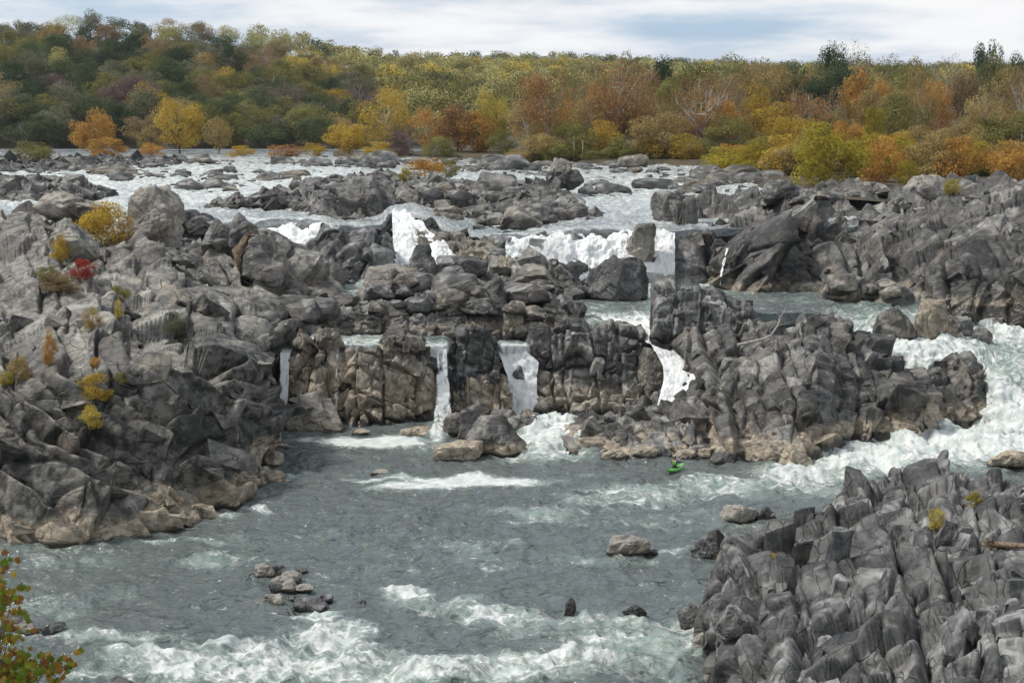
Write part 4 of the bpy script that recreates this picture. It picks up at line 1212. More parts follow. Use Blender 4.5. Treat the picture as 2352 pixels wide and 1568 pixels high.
fall('middle cascade pouring in white steps beside the pillar', [(1158, 955, D(148.6), 1.2), (1166, 905, D(149.4), 1.15), (1163, 865, D(149.9), 1.15), (1150, 832, D(150.2), 1.1), (1143, 812, D(150.6), .75), (1142, 797, D(152), .5)],
     [(1262, 955, D(148.0), 1.2), (1236, 905, D(149.2), 1.15), (1236, 865, D(149.9), 1.1), (1240, 832, D(150.2), 1.0), (1214, 812, D(150.6), .7), (1212, 797, D(152), .5)], amp=0.5, seed=31)
fall('steep white chute between the jointed cliff and the big midstream mass',
     [(1500, 965, D(139.0), 1.1), (1522, 870, D(145.2), 1.15), (1520, 835, D(147.5), 1.1), (1490, 795, D(150.4), 1.1), (1455, 760, D(155), .8), (1380, 735, D(160), .6), (1330, 715, D(165), .4)],
     [(1575, 965, D(139.0), 1.1), (1600, 870, D(145.2), 1.15), (1600, 835, D(147.5), 1.1), (1580, 795, D(150.4), 1.1), (1550, 760, D(155), .8), (1530, 735, D(160), .6), (1520, 715, D(165), .4)], amp=0.4, seed=33, bulge=0.0)
def trickle(label, left, right, seed, fo):
    """water sliding down the rock face itself"""
    L, Rr = [], []
    for lst, src in ((L, left), (Rr, right)):
        xs, ys = [a for a, b in src], [b for a, b in src]
        last = None
        for y in np.linspace(ys[0], ys[-1], 9):
            x = float(np.interp(-y, [-b for b in ys], xs))
            q = hit(x, y)
            Y = (q[1] if q is not None else last or 150.0) - 0.22
            if last is not None:
                Y = min(max(Y, last - 0.6), last + 2.0)
            last = Y
            lst.append((x, y, D(Y), fo))
    fall(label, L, Rr, amp=0.04, seed=seed, bulge=0.05)


trickle('hair-thin white trickle down the dark face of the right bank', ((1650, 655), (1655, 620), (1662, 590), (1668, 570)), ((1658, 655), (1663, 620), (1669, 590), (1674, 570)), 35, 1.1)
trickle('faint trickle down the wet crack in the tan cliff', ((763, 972), (766, 900), (768, 850), (772, 800)), ((777, 972), (777, 900), (777, 850), (779, 800)), 37, .62)
fall('small spout of water left of the middle pool', [(690, 782, D(149), 1.0), (695, 768, D(151), 1.0), (715, 752, D(154), 1.0), (722, 742, D(156), .9)], [(722, 786, D(149), 1.0), (735, 770, D(151), 1.0), (740, 752, D(154), 1.0), (740, 740, D(156), .9)], amp=0.15, seed=39)
fall('white outflow apron below the middle cascade', [(1172, 1048, D(129.6), .9), (1190, 1020, D(134.6), 1.0), (1215, 985, D(141), 1.1), (1160, 950, D(148), 1.2)], [(1310, 1046, D(129.8), .8), (1330, 1015, D(135.4), 1.0), (1330, 980, D(141.8), 1.1), (1335, 950, D(148.5), 1.1)], amp=0.35, seed=41, bulge=0.25)
# ================================================================== GROUND AND HILLS
def ip(x, xs, ys):
    return float(np.interp(x, xs, ys))


SKY_PX = [-900, -60, 0, 60, 150, 280, 400, 520, 570, 650, 730, 800, 870, 1000, 1100, 1300, 1420, 1560, 1900, 2600]
SKY_PY = [50, 40, 40, 34, 28, 34, 32, 40, 60, 70, 88, 107, 122, 129, 127, 125, 134, 138, 146, 146]
RIDGE_Y = [1000, 1000, 1000, 1000, 1000, 1000, 1010, 1040, 1060, 1100, 1150, 1220, 1300, 1450, 1500, 1500, 1500, 1500, 1500, 1500]


def hill(px, Y):
    yr = ip(px, SKY_PX, RIDGE_Y)
    zr = HC + (300 - ip(px, SKY_PX, SKY_PY)) * yr / F - 17
    y0 = ip(px, [-900, 600, 1000, 1300, 2600], [640, 640, 700, 760, 800])
    s = (Y - y0) / (yr - y0)
    if s <= 0:
        return 18.6 + max(-2.5, s * 8)
    if s >= 1:
        return zr - (s - 1) * 30
    return 19.2 + (zr - 19.2) * (0.25 * s + 0.75 * s ** 0.85)


def bank_left(Y):
    return ip(Y, [225, 245, 270, 300, 350, 385, 400, 600], [1890, 1860, 1775, 1715, 1670, 1600, 1200, 1190])


def bank(px, Y):
    e = px - bank_left(Y)
    z = ip(Y, [225, 240, 300, 400, 430, 520, 640, 900], [16.5, 17.2, 18.0, 18.9, 19.6, 24.0, 26.0, 24.0])
    return z - 2.2 * (1 - min(1, max(0, e / 40 + .5)))


def ground_material():
    n = N('leaf_litter')
    P = pos(n)
    c = n.mix(n.mapr(n.noise(P, 0.12, 6, 0.65), 0.35, 0.65), (0.035, 0.032, 0.02), (0.10, 0.075, 0.04))
    b = n.bsdf(Base_Color=c, Roughness=0.95, Normal=n.bump(n.noise(P, 0.6, 6, 0.7), 0.8, 0.6))
    return n.done(b.outputs[0])


GROUND = ground_material()


def terrain(name, pxs, Ys, fn):
    V = []
    for px in pxs:
        for Y in Ys:
            d = ray(px, 300)
            V.append((d[0] / d[1] * Y, Y, fn(px, Y)))
    V = np.array(V)
    V[:, 2] += (fbm(V * 0.05, 4, 5) - 0.5) * 2.0
    o = mesh_np(name, V, grid_faces(len(pxs), len(Ys)), GROUND, smooth=True)
    tag(o, kind='structure')
    return o


terrain('hills', np.linspace(-1500, 3400, 90), np.linspace(560, 2400, 70), lambda p, Y: hill(p, Y) if Y > 600 else 17.5)
terrain('river_bank', np.linspace(1000, 3300, 90), np.concatenate([np.linspace(222, 440, 60), np.linspace(450, 900, 12)]), bank)
terrain('river_islet', np.linspace(730, 1190, 30), np.linspace(440, 560, 16),
        lambda p, Y: 17.2 + 2.0 * sstep(0, 1, min(1.0, min(p - 740, 1180 - p) / 40)) * sstep(0, 1, min(1.0, min(Y - 445, 555 - Y) / 20)))
terrain('riverbed', np.linspace(-3000, 5300, 60), np.concatenate([np.linspace(30, 260, 80), np.linspace(270, 600, 14)]),
        lambda p, Y: ip(Y, [30, 172, 180, 197, 206, 230, 600], [-2.5, -2.5, 3, 5.5, 11, 13, 16]))


# ================================================================== PLANTS
def leaf_material(name, trans=0.4, var=(0.86, 1.14)):
    n = N(name)
    oi = n.n('ObjectInfo')
    ge = n.n('NewGeometry')
    r = ge.outputs['Random Per Island']
    k = n.mapr(r, 0, 1, var[0], var[1], smooth=False)
    hs = n.n('HueSaturation')
    n.put(hs.inputs['Color'], oi.outputs['Color'])
    wob = n.noise(n.n('TexCoord').outputs['Object'], 3.0, 3, 0.6)
    n.put(hs.inputs['Hue'], n.mapr(n.math('ADD', n.math('MULTIPLY', wob, 0.6), n.math('MULTIPLY', r, 0.4)), 0.2, 0.8, 0.485, 0.525, smooth=False))
    n.put(hs.inputs['Value'], n.math('MULTIPLY', k, n.mapr(wob, 0.3, 0.7, 0.75, 1.25)))
    d = n.n('BsdfDiffuse')
    n.put(d.inputs[0], hs.outputs[0])
    tr = n.n('BsdfTranslucent')
    n.put(tr.inputs[0], hs.outputs[0])
    mx = n.n('MixShader')
    mx.inputs[0].default_value = trans
    n.t.links.new(d.outputs[0], mx.inputs[1])
    n.t.links.new(tr.outputs[0], mx.inputs[2])
    return n.done(mx.outputs[0])


LEAF = leaf_material('autumn_leaves')


def bark_material(name, a, b):
    n = N(name)
    P = n.n('TexCoord').outputs['Object']
    c = n.mix(n.mapr(n.noise(P, 9.0, 5, 0.6), 0.35, 0.65), a, b)
    return n.done(n.bsdf(Base_Color=c, Roughness=0.85).outputs[0])


BARK = bark_material('dark_bark', (0.035, 0.03, 0.025), (0.11, 0.095, 0.075))
PALE_BARK = bark_material('pale_sycamore_bark', (0.30, 0.28, 0.24), (0.62, 0.60, 0.55))
DRIFT = bark_material('bleached_wood', (0.32, 0.29, 0.25), (0.55, 0.52, 0.47))
ROOTW = bark_material('weathered_brown_wood', (0.10, 0.07, 0.045), (0.30, 0.22, 0.15))


def tubes(paths, seg=6):
    """paths: list of (points, radii) -> one mesh of tapered tubes."""
    V, Fc, off = [], [], 0
    for pts, rad in paths:
        pts = [Vector(p) for p in pts]
        for i, p in enumerate(pts):
            t = (pts[min(i + 1, len(pts) - 1)] - pts[max(i - 1, 0)]).normalized()
            u = t.orthogonal().normalized()
            if i and abs(u.dot(pu)) < .99:
                u = (pu - t * pu.dot(t)).normalized()
            pu = u
            v = t.cross(u)
            for k in range(seg):
                a = 2 * math.pi * k / seg
                V.append(tuple(p + (u * math.cos(a) + v * math.sin(a)) * rad[i]))
        for i in range(len(pts) - 1):
            for k in range(seg):
                a, b = off + i * seg + k, off + i * seg + (k + 1) % seg
                Fc.append((a, b, b + seg, a + seg))
        off += len(pts) * seg
    return np.array(V), np.array(Fc)


def limb(rng, p, d, L, r, n=5, wob=0.25, lift=0.05):
    pts, rad = [tuple(p)], [r]
    p, d = Vector(p), Vector(d).normalized()
    for i in range(n):
        d = (d + Vector((rng.normal(0, wob), rng.normal(0, wob), rng.normal(0, wob * .6) + lift))).normalized()
        p = p + d * (L / n)
        pts.append(tuple(p))
        rad.append(r * (1 - 0.8 * (i + 1) / n))
    return pts, rad


def cards(C, NRM, size, rng, aspect=0.7):
    """leaf-clump faces centred on C, facing roughly NRM"""
    n = len(C)
    nn = NRM + rng.normal(0, 0.34, (n, 3))
    nn /= np.linalg.norm(nn, axis=1, keepdims=True)
    u = np.cross(nn, rng.normal(size=(n, 3)))
    u /= np.linalg.norm(u, axis=1, keepdims=True)
    v = np.cross(nn, u)
    s = (size * rng.uniform(0.6, 1.4, n))[:, None]
    bend = nn * s * 0.25
    V = np.stack([C - u * s, C - v * s * aspect + bend, C + u * s, C + v * s * aspect + bend], 1).reshape(-1, 3)
    return V, np.arange(4 * n).reshape(n, 4)


def crown_mesh(seed, kind):
    """unit crown: 1 wide, 1 high, standing on z=0"""
    rng = np.random.default_rng(seed)
    lob = []
    if kind == 'round':
        nl, zc, zr, n, sz = 30, 0.54, 0.44, 5200, 0.0185
    elif kind == 'tall':
        nl, zc, zr, n, sz = 28, 0.54, 0.44, 4600, 0.019
    elif kind == 'airy':
        nl, zc, zr, n, sz = 26, 0.58, 0.40, 3000, 0.016
    elif kind == 'bare':
        nl, zc, zr, n, sz = 20, 0.60, 0.38, 1300, 0.013
    else:   # shrub
        nl, zc, zr, n, sz = 24, 0.42, 0.44, 3600, 0.022
    while len(lob) < nl:
        q = rng.normal(size=3)
        q /= np.linalg.norm(q)
        q *= rng.uniform(0.35, 1.0) ** 0.6
        r = rng.uniform(0.11, 0.21)
        w = 0.5 - r * 0.6
        if kind == 'tall':
            w *= 0.8
        c = np.array((q[0] * w, q[1] * w, zc + q[2] * (zr - r * 0.4)))
        if kind in ('round', 'airy') and q[2] < 0:
            c[:2] *= 0.8 + 0.2 * (1 + q[2])
        lob.append((c, r))
    C, NR = [], []
    tot = sum(r * r for c, r in lob)
    for c, r in lob:
        m = int(n * r * r / tot)
        q = rng.normal(size=(m, 3))
        q /= np.linalg.norm(q, axis=1, keepdims=True)
        rr = r * rng.uniform(0.5, 1.08, m) ** 0.55
        ax = np.array((1.0, 1.0, 0.78))
        C.append(c + q * rr[:, None] * ax)
        NR.append(q + np.array((0, 0, 0.35)))
    C, NR = np.concatenate(C), np.concatenate(NR)
    C[:, 2] = np.clip(C[:, 2], 0.02, None)
    lo = np.percentile(C, 1, axis=0)
    hi = np.percentile(C, 99, axis=0)
    base = max(lo[2], 0)
    sc = np.array((1 / (hi[0] - lo[0]), 1 / (hi[1] - lo[1]), 0.985 / hi[2]))
    of = np.array(((hi[0] + lo[0]) / 2, (hi[1] + lo[1]) / 2, 0))
    C = (C - of) * sc
    V, Fc = cards(C, NR, sz, rng)
    return V, Fc, [(c - of) * sc for c, r in lob]


def trunk_mesh(seed, kind, ends):
    rng = np.random.default_rng(seed + 50)
    paths = []
    if kind == 'shrub':
        for k in range(5):
            e = ends[rng.integers(0, len(ends))]
            paths.append(limb(rng, (rng.normal(0, .04), rng.normal(0, .04), -0.03), (e[0], e[1], max(.3, e[2])), 0.5, 0.012, 4, 0.15))
        return tubes(paths, 5)
    r0 = 0.022
    tr = limb(rng, (0, 0, -0.06), (rng.normal(0, .05), rng.normal(0, .05), 1), 0.85, r0, 7, 0.07)
    paths.append(tr)
    m = {'round': 8, 'tall': 7, 'airy': 12, 'bare': 16}[kind]
    for k in range(m):
        i = rng.integers(2, 6)
        p = np.array(tr[0][i])
        e = ends[rng.integers(0, len(ends))]
        d = np.array(e) - p
        L = np.linalg.norm(d) * (1.15 if kind in ('airy', 'bare') else 0.95)
        pts, rad = limb(rng, p, d, L, r0 * 0.45, 5, 0.16)
        paths.append((pts, rad))
        for j in range(2 if kind in ('airy', 'bare') else 1):
            q = pts[rng.integers(2, 5)]
            paths.append(limb(rng, q, (rng.normal(), rng.normal(), 0.8), L * 0.4, r0 * 0.2, 3, 0.2))
    return tubes(paths, 5)


PROTO = {}


def proto(kind, v, pale):
    key = (kind, v, pale)
    if key not in PROTO:
        sd = v * 13 + {'round': 1, 'tall': 200, 'airy': 400, 'bare': 600, 'shrub': 800}[kind]
        V, Fc, ends = crown_mesh(sd, kind)
        c = mesh_np('crown', V, Fc, LEAF)
        V, Fc = trunk_mesh(sd, kind, ends)
        t = mesh_np('stem' if kind == 'shrub' else 'trunk', V, Fc, PALE_BARK if pale else BARK, smooth=True)
        PROTO[key] = (c.data, t.data)
        bpy.data.objects.remove(c)
        bpy.data.objects.remove(t)
    return PROTO[key]


def plant(label, cat, name, loc, w, h, kind, color, v=0, pale=False, group=None, rz=0.0, jit=0.12):
    cm, tm = proto(kind, v, pale)
    r = empty(name, loc, rz)
    r.scale = (w, w, h)
    for nm, me in (('crown' if kind != 'shrub' else 'foliage', cm), ('trunk' if kind != 'shrub' else 'stem', tm)):
        o = bpy.data.objects.new(nm, me)
        COL.objects.link(o)
        o.parent = r
        k = random.uniform(1 - jit, 1 + jit)
        o.color = (color[0] * k, color[1] * k, color[2] * k, 1)
    tag(r, label, cat, group)
    return r


PAL = {
    'dark green': (0.076, 0.106, 0.054), 'deep green': (0.118, 0.147, 0.068), 'olive green': (0.257, 0.234, 0.083), 'grey green': (0.211, 0.211, 0.129), 'golden': (0.507, 0.342, 0.071),
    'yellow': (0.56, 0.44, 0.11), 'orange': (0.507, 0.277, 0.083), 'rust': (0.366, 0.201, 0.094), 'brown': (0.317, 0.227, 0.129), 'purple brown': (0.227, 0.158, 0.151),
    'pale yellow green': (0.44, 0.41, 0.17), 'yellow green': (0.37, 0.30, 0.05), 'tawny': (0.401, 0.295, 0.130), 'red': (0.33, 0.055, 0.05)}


def place(px, Y, z):
    d = ray(px, 300)
    return (d[0] / d[1] * Y, Y, z)


def sized(label, cat, name, px, base, top, wpx, Y, kind, color, v=0, pale=False, group=None, z=None, h=None):
    """tree whose foot shows at base and whose top shows at top, standing Y away"""
    zb = at_y(px, base, Y)[2] if z is None else z
    zt = at_y(px, top, Y)[2]
    return plant(label, cat, name, place(px, Y, zb - .3), wpx * Y / F, (zt - zb + .3) * 1.04, kind, PAL[color], v, pale, group, random.uniform(0, 6.28))




def pick_(w):
    ks = list(w)
    return random.choices(ks, [w[k] for k in ks])[0]


T = 'tree'
for a in (
        ('spreading orange tree at the water edge on the left bank', 215, 362, 256, 95, 470, 'round', 'orange', 0), ('glowing golden tree alone by the left bank', 413, 354, 236, 108, 520, 'round', 'golden', 1),
        ('small brownish orange tree right of the golden tree', 500, 358, 274, 62, 505, 'round', 'tawny', 2), ('low orange tree left of the golden tree', 352, 356, 290, 70, 530, 'round', 'tawny', 3),
        ('bushy yellow tree at the left end of the islet', 800, 364, 288, 96, 475, 'round', 'golden', 4), ('gaunt golden tree with white leaning limbs on the islet', 886, 364, 204, 116, 500, 'airy', 'golden', 0),
        ('half bare tree with pale limbs behind the purple bush', 940, 362, 246, 90, 505, 'bare', 'tawny', 1), ('orange tree with forked white limbs on the islet', 984, 364, 252, 84, 485, 'airy', 'orange', 2),
        ('rust coloured tree with a dark trunk on the islet', 1046, 366, 244, 90, 480, 'round', 'rust', 2), ('orange tree at the right end of the islet', 1094, 366, 262, 80, 478, 'round', 'orange', 3),
        ('bright yellow tree behind the gap at the end of the islet', 1134, 345, 212, 82, 640, 'round', 'yellow', 5), ('small orange tree with a pale stem at the gap in the treeline', 1206, 352, 270, 66, 560, 'airy', 'orange', 3),
        ('dark tree lifting its crown on a long white trunk', 1096, 300, 192, 66, 860, 'airy', 'deep green', 4), ('small bright yellow tree between dark green ones on the far slope', 1040, 250, 196, 34, 900, 'round', 'yellow', 0),
        ('bushy dark green tree left of the small bright yellow one', 1004, 290, 190, 60, 905, 'round', 'dark green', 3),
        ('tall rust tree with a white trunk at the left end of the right bank', 1262, 372, 172, 130, 420, 'airy', 'rust', 1), ('great rust crowned sycamore with spreading white limbs', 1428, 374, 158, 160, 425, 'airy', 'rust', 5),
        ('red brown sycamore with many pale bare limbs', 1610, 372, 168, 140, 430, 'bare', 'rust', 2), ('tall bare limbed sycamore rising left of the dark evergreen', 1575, 372, 190, 80, 440, 'bare', 'brown', 3),
        ('broad black green evergreen among the rust trees of the right bank', 1900, 300, 165, 150, 500, 'round', 'dark green', 1), ('tall dark green tree above the skyline on the right', 1912, 300, 108, 62, 560, 'tall', 'dark green', 2),
        ('feathery half bare tree on the right skyline', 1970, 300, 102, 84, 565, 'bare', 'olive green', 4), ('dark rounded tree topping the skyline at far right', 2262, 300, 106, 70, 560, 'round', 'dark green', 4),
        ('olive tree with a slim white trunk on the right bank', 2112, 372, 150, 84, 430, 'airy', 'tawny', 0), ('tawny tree with a white leaning trunk near the right edge', 2262, 372, 200, 100, 415, 'airy', 'tawny', 4),
        ('pale limbed brown tree at the right edge', 2345, 372, 150, 110, 425, 'bare', 'brown', 5), ('vivid orange small tree behind the big green shrub', 1945, 350, 282, 64, 300, 'round', 'orange', 1),
        ('slender yellow green tree beside the white trunks', 2010, 350, 250, 50, 340, 'tall', 'yellow green', 3)):
    lb, px, ba, to, wp, Y, kd, co_, v = a
    sized(lb, T, 'broadleaf_tree', px, ba, to, wp, Y, kd, co_, v, pale=kd in ('airy', 'bare'))
S_ = 'shrub'
for a in (
        ('rounded olive shrub on the shelf at far left', 76, 384, 328, 88, 392, 'olive green', 0), ('orange and green shrub at the foot of the orange tree', 246, 364, 318, 84, 455, 'orange', 1), ('low orange shrub by the weir', 346, 362, 330, 60, 470, 'orange', 2),
        ('small yellow shrub right of the golden tree', 556, 364, 336, 62, 470, 'golden', 3), ('rusty low shrub on the rocks by the weir', 656, 364, 334, 84, 468, 'rust', 4), ('small olive shrub left of the islet', 722, 362, 330, 50, 470, 'golden', 0),
        ('dark purple brown shrub on the islet', 915, 366, 304, 62, 462, 'purple brown', 1), ('yellow green shrub at the right tip of the islet', 1152, 368, 300, 66, 452, 'olive green', 2), ('low golden shrub under the gaunt tree on the islet', 868, 368, 328, 70, 455, 'golden', 3),
        ('low olive shrub below the forked orange tree', 1010, 368, 316, 80, 455, 'olive green', 4), ('green shrub with white dead stems on the right bank', 1332, 374, 290, 84, 405, 'olive green', 3), ('low olive shrub at the left foot of the right bank', 1280, 374, 330, 70, 400, 'olive green', 1),
        ('golden olive shrub below the great sycamore', 1500, 374, 318, 100, 402, 'golden', 0), ('brown olive shrub left of the orange one on the bank', 1420, 376, 322, 90, 402, 'olive green', 2), ('olive shrub at the water near the bleached log', 1570, 376, 310, 86, 398, 'golden', 4),
        ('orange shrub at the left end of the bright thicket', 1668, 388, 334, 70, 345, 'orange', 1), ('yellow green shrub second from the left in the bright thicket', 1738, 396, 324, 96, 318, 'yellow green', 2),
        ('golden shrub in the middle of the bright thicket', 1806, 406, 312, 100, 300, 'golden', 3), ('largest shrub of the thicket, green turning yellow', 1908, 444, 290, 176, 252, 'yellow green', 0), ('orange shrub right of the largest green one', 2030, 430, 318, 110, 262, 'orange', 4),
        ('yellow green shrub behind the orange one in the thicket', 2010, 390, 312, 110, 310, 'yellow green', 1), ('rust orange shrub above the tan rocks at right', 2150, 424, 312, 130, 262, 'tawny', 2), ('dense orange brown shrub near the right edge', 2218, 424, 318, 116, 258, 'orange', 3),
        ('golden orange shrub at the right edge', 2330, 432, 330, 110, 250, 'orange', 0), ('low yellow green shrub between the rust and orange ones', 2088, 432, 372, 60, 248, 'yellow green', 4), ('olive shrub behind the dense orange brown one', 2270, 400, 300, 120, 300, 'olive green', 2),
        ('tawny shrub behind the largest green one', 1860, 400, 300, 110, 320, 'tawny', 3)):
    lb, px, ba, to, wp, Y, co_, v = a
    sized(lb, S_, 'shrub', px, ba, to, wp, Y, 'shrub', co_, v)

random.seed(5)
for k in range(20):
    px = 1665 + k * 36 + random.uniform(-14, 14)
    Y = random.uniform(285, 350)
    col = pick_({'golden': 3, 'olive green': 3, 'orange': 2, 'yellow green': 2, 'tawny': 2})
    plant(f'{col} shrub in the back of the bright thicket', S_, 'shrub', place(px, Y, bank(px, Y) - .4), random.uniform(6, 9), random.uniform(4.5, 7.5), 'shrub', PAL[col], k % 5, False, f'{col} shrubs in the back of the thicket', k)
for k in range(22):
    px = 1198 + k * 21 + random.uniform(-8, 8)
    Y = random.uniform(398, 406)
    col = pick_({'golden': 2, 'olive green': 5, 'tawny': 2})
    plant(f'low {col} bush along the waterline of the right bank', S_, 'shrub', place(px, Y, 18.0), random.uniform(4, 7), random.uniform(2.5, 5), 'shrub', PAL[col], k % 5, False, f'low {col} bushes along the right waterline', k)

# the wooded hillside: each tree its own
random.seed(21)
NT = 0


def pick(w):
    ks = list(w)
    return random.choices(ks, [w[k] for k in ks])[0]


rows = [640, 652, 668, 692, 722, 760, 806, 858, 915, 968]
for ri, Y0 in enumerate(rows):
    px = -70 + random.uniform(0, 30)
    while px < 930:
        Y = Y0 + random.uniform(-12, 12) + max(0, px - 500) * 0.30 * (ri / 9)
        z = hill(px, Y)
        h = random.uniform(13, 20) if ri else random.uniform(9, 15)
        w = random.uniform(13, 19)
        if ri < 2:
            col = pick({'deep green': 3, 'olive green': 5, 'dark green': 1, 'grey green': 4, 'brown': 2, 'tawny': 2})
        elif ri < 6:
            col = pick({'dark green': 4.5 if px < 520 else 2, 'deep green': 4.5, 'olive green': 4.5, 'brown': 2.5, 'purple brown': 1.2, 'tawny': 1.4, 'grey green': 3, 'orange': .7, 'golden': .7})
        else:
            k = min(1, max(0, (px - 330) / 300))
            col = pick({'dark green': 3 - 2.6 * k, 'deep green': 3 - 2.6 * k, 'olive green': 3, 'grey green': 2, 'pale yellow green': .6 + 5 * k, 'yellow': .1 + 1.2 * k, 'brown': 1.5, 'tawny': .8})
        kd = pick({'round': 6, 'tall': 2, 'airy': 1})
        where = 'lining the water under the left hillside' if ri < 2 else ('on the lower left hillside' if ri < 6 else 'near the top of the left hillside')
        plant(f'{col} broadleaf tree {where}', T, 'broadleaf_tree', place(px, Y, z), w, h, kd, PAL[col], random.randrange(6), kd == 'airy' and random.random() < .6, f'{col} trees {where}', random.uniform(0, 6.28))
        NT += 1
        px += random.uniform(48, 74)
# the right bank
for ri, (Y0, y0, y1, c) in enumerate(((560, 122, 146, {'olive green': 4, 'deep green': 2, 'brown': 2, 'dark green': 1.5, 'tawny': 1}), (515, 134, 176, {'olive green': 3, 'brown': 3, 'tawny': 3, 'deep green': 1, 'rust': 1.5}),
                                      (470, 160, 220, {'rust': 3, 'brown': 3, 'tawny': 4, 'orange': 1.6, 'olive green': 1.5}), (432, 195, 270, {'rust': 3, 'orange': 1.6, 'tawny': 3, 'olive green': 3, 'golden': 2}),
                                      (410, 255, 310, {'golden': 3, 'olive green': 3, 'orange': 2, 'tawny': 2}))):
    px = 1215 + random.uniform(0, 40) + (120 if ri == 0 else 0) + (80 if ri == 1 else 0)
    while px < 2620:
        Y = Y0 + random.uniform(-9, 9)
        top = random.uniform(y0, y1) + (30 if px < 1330 else 0)
        z = bank(px, Y)
        zt = HC + (300 - top) * Y / F
        col = pick(c)
        kd = pick({'round': 4, 'tall': 2, 'airy': 3, 'bare': 0.8 if ri in (2, 3) else 0.2})
        w = random.uniform(9.5, 14)
        where = ('on the skyline of the right bank', 'in the back of the right bank woods', 'in the middle of the right bank woods', 'in the front of the right bank woods', 'at the waterside of the right bank')[ri]
        plant(f'{col} broadleaf tree {where}', T, 'broadleaf_tree', place(px, Y, z - .3), w, zt - z, kd, PAL[col], random.randrange(6), kd in ('airy', 'bare'), f'{col} trees {where}', random.uniform(0, 6.28))
        NT += 1
        px += random.uniform(58, 88)
print('TREES', NT)


# the far wooded ridges read as one mass
def far_forest():
    rng = np.random.default_rng(8)
    V, Fc, Cc, off = [], [], [], 0
    protos = []
    for k in range(8):
        v, f, e = crown_mesh(900 + k, 'round')
        pick_ = rng.permutation(len(f))[:1000]
        vv = v.reshape(-1, 4, 3)[pick_].reshape(-1, 3)
        c = vv.reshape(-1, 4, 3).mean(1, keepdims=True)
        vv = (c + (vv.reshape(-1, 4, 3) - c) * 1.75).reshape(-1, 3)
        protos.append((vv, np.arange(len(vv)).reshape(-1, 4)))
    pts = []
    for Y0 in np.concatenate([np.arange(660, 1000, 44), np.arange(1000, 1560, 46)]):
        lo = 880 if Y0 < 1050 else 560
        px = lo + rng.uniform(0, 40)
        while px < (1480 if Y0 < 1100 else 2500):
            Y = Y0 + rng.uniform(-18, 18)
            yr = ip(px, SKY_PX, RIDGE_Y)
            if Y < yr + 25:
                pts.append((px, Y))
            px += rng.uniform(38, 62) * 900 / Y0
    for px, Y in pts:
        v, f = protos[rng.integers(0, 8)]
        z = hill(px, Y)
        w, h = rng.uniform(13, 19), rng.uniform(14, 20)
        a = rng.uniform(0, 6.28)
        q = v * np.array((w, w, h))
        q = np.stack([q[:, 0] * math.cos(a) - q[:, 1] * math.sin(a), q[:, 0] * math.sin(a) + q[:, 1] * math.cos(a), q[:, 2]], 1) + np.array(place(px, Y, z))
        u = rng.uniform()
        far = Y > 1000
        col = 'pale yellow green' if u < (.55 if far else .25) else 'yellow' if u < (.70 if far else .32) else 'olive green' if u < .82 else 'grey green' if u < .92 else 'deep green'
        if px > 1000 and px < 1430 and far:  # sunlit patch of the centre slope put into yellower leaf colours
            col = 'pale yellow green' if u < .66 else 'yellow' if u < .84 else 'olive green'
        if Y > 1420:
            col = 'olive green' if u < .6 else 'deep green'
        k = rng.uniform(.8, 1.2)
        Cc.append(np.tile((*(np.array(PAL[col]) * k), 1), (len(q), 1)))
        V.append(q)
        Fc.append(f + off)
        off += len(q)
    n = N('far_leaves')
    at = n.attr('tint', 'Color')
    r = n.n('NewGeometry').outputs['Random Per Island']
    c = n.mix(1.0, at, n.mapr(r, 0, 1, 0.85, 1.15, smooth=False), 'MULTIPLY')
    d = n.n('BsdfDiffuse')
    n.put(d.inputs[0], c)
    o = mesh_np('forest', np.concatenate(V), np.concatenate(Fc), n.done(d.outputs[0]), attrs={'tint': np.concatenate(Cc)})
    tag(o, 'far wooded ridges of autumn trees, a sunlit patch coloured into their yellow green leaves', kind='stuff')
    print('FAR', len(pts))


far_forest()


# ------------------------------------------------------------------ bushes rooted in the rocks
def rock_bush(label, px, base, top, wpx, color, v=0, water=None, name='shrub', cat='shrub', group=None):
    p = hit(px, base, water)
    if p is None:
        return
    k = F / p[1]
    return plant(label, cat, name, (p[0], p[1] - wpx / k * .12, p[2] - .25), wpx / k, (base - top) / k * 1.05, 'shrub', PAL[color], v, False, group, random.uniform(0, 6.28))


rock_bush('large golden yellow bush on top of the left bluff', 242, 566, 464, 128, 'golden', 0)
rock_bush('crimson red bush below the golden bush on the bluff', 190, 636, 590, 64, 'red', 1)
rock_bush('small yellow bush left of the large golden one', 140, 600, 536, 44, 'golden', 2)
rock_bush('dull olive scrub above the crimson bush', 112, 640, 606, 52, 'olive green', 3)
rock_bush('brown dry scrub beneath the crimson bush', 140, 672, 622, 90, 'brown', 4)
rock_bush('olive tuft below the crimson bush', 278, 692, 650, 48, 'olive green', 0)
rock_bush('thin yellow sprig on the middle of the bluff', 274, 728, 682, 20, 'yellow', 1)
rock_bush('orange leaved vine bush at the left of the bluff', 116, 836, 752, 34, 'orange', 2)
rock_bush('brown orange scrub at the left edge of the bluff', 48, 872, 812, 54, 'tawny', 3)
rock_bush('yellow green tuft at the left edge of the bluff', 14, 880, 846, 34, 'yellow green', 4)
rock_bush('yellow orange bush on the lower bluff face', 224, 916, 850, 70, 'golden', 1)
rock_bush('bright yellow bush hanging lowest on the bluff', 212, 976, 922, 50, 'yellow', 2)
rock_bush('green tuft right of the yellow orange bush', 282, 872, 846, 36, 'olive green', 3)
rock_bush('small orange sprig above the yellow orange bush', 220, 836, 812, 28, 'orange', 4)
rock_bush('pale green scrub on the smooth right slope of the bluff', 404, 770, 712, 60, 'grey green', 0)
rock_bush('rusty dry grass patch on the middle of the bluff', 214, 752, 700, 44, 'tawny', 1)
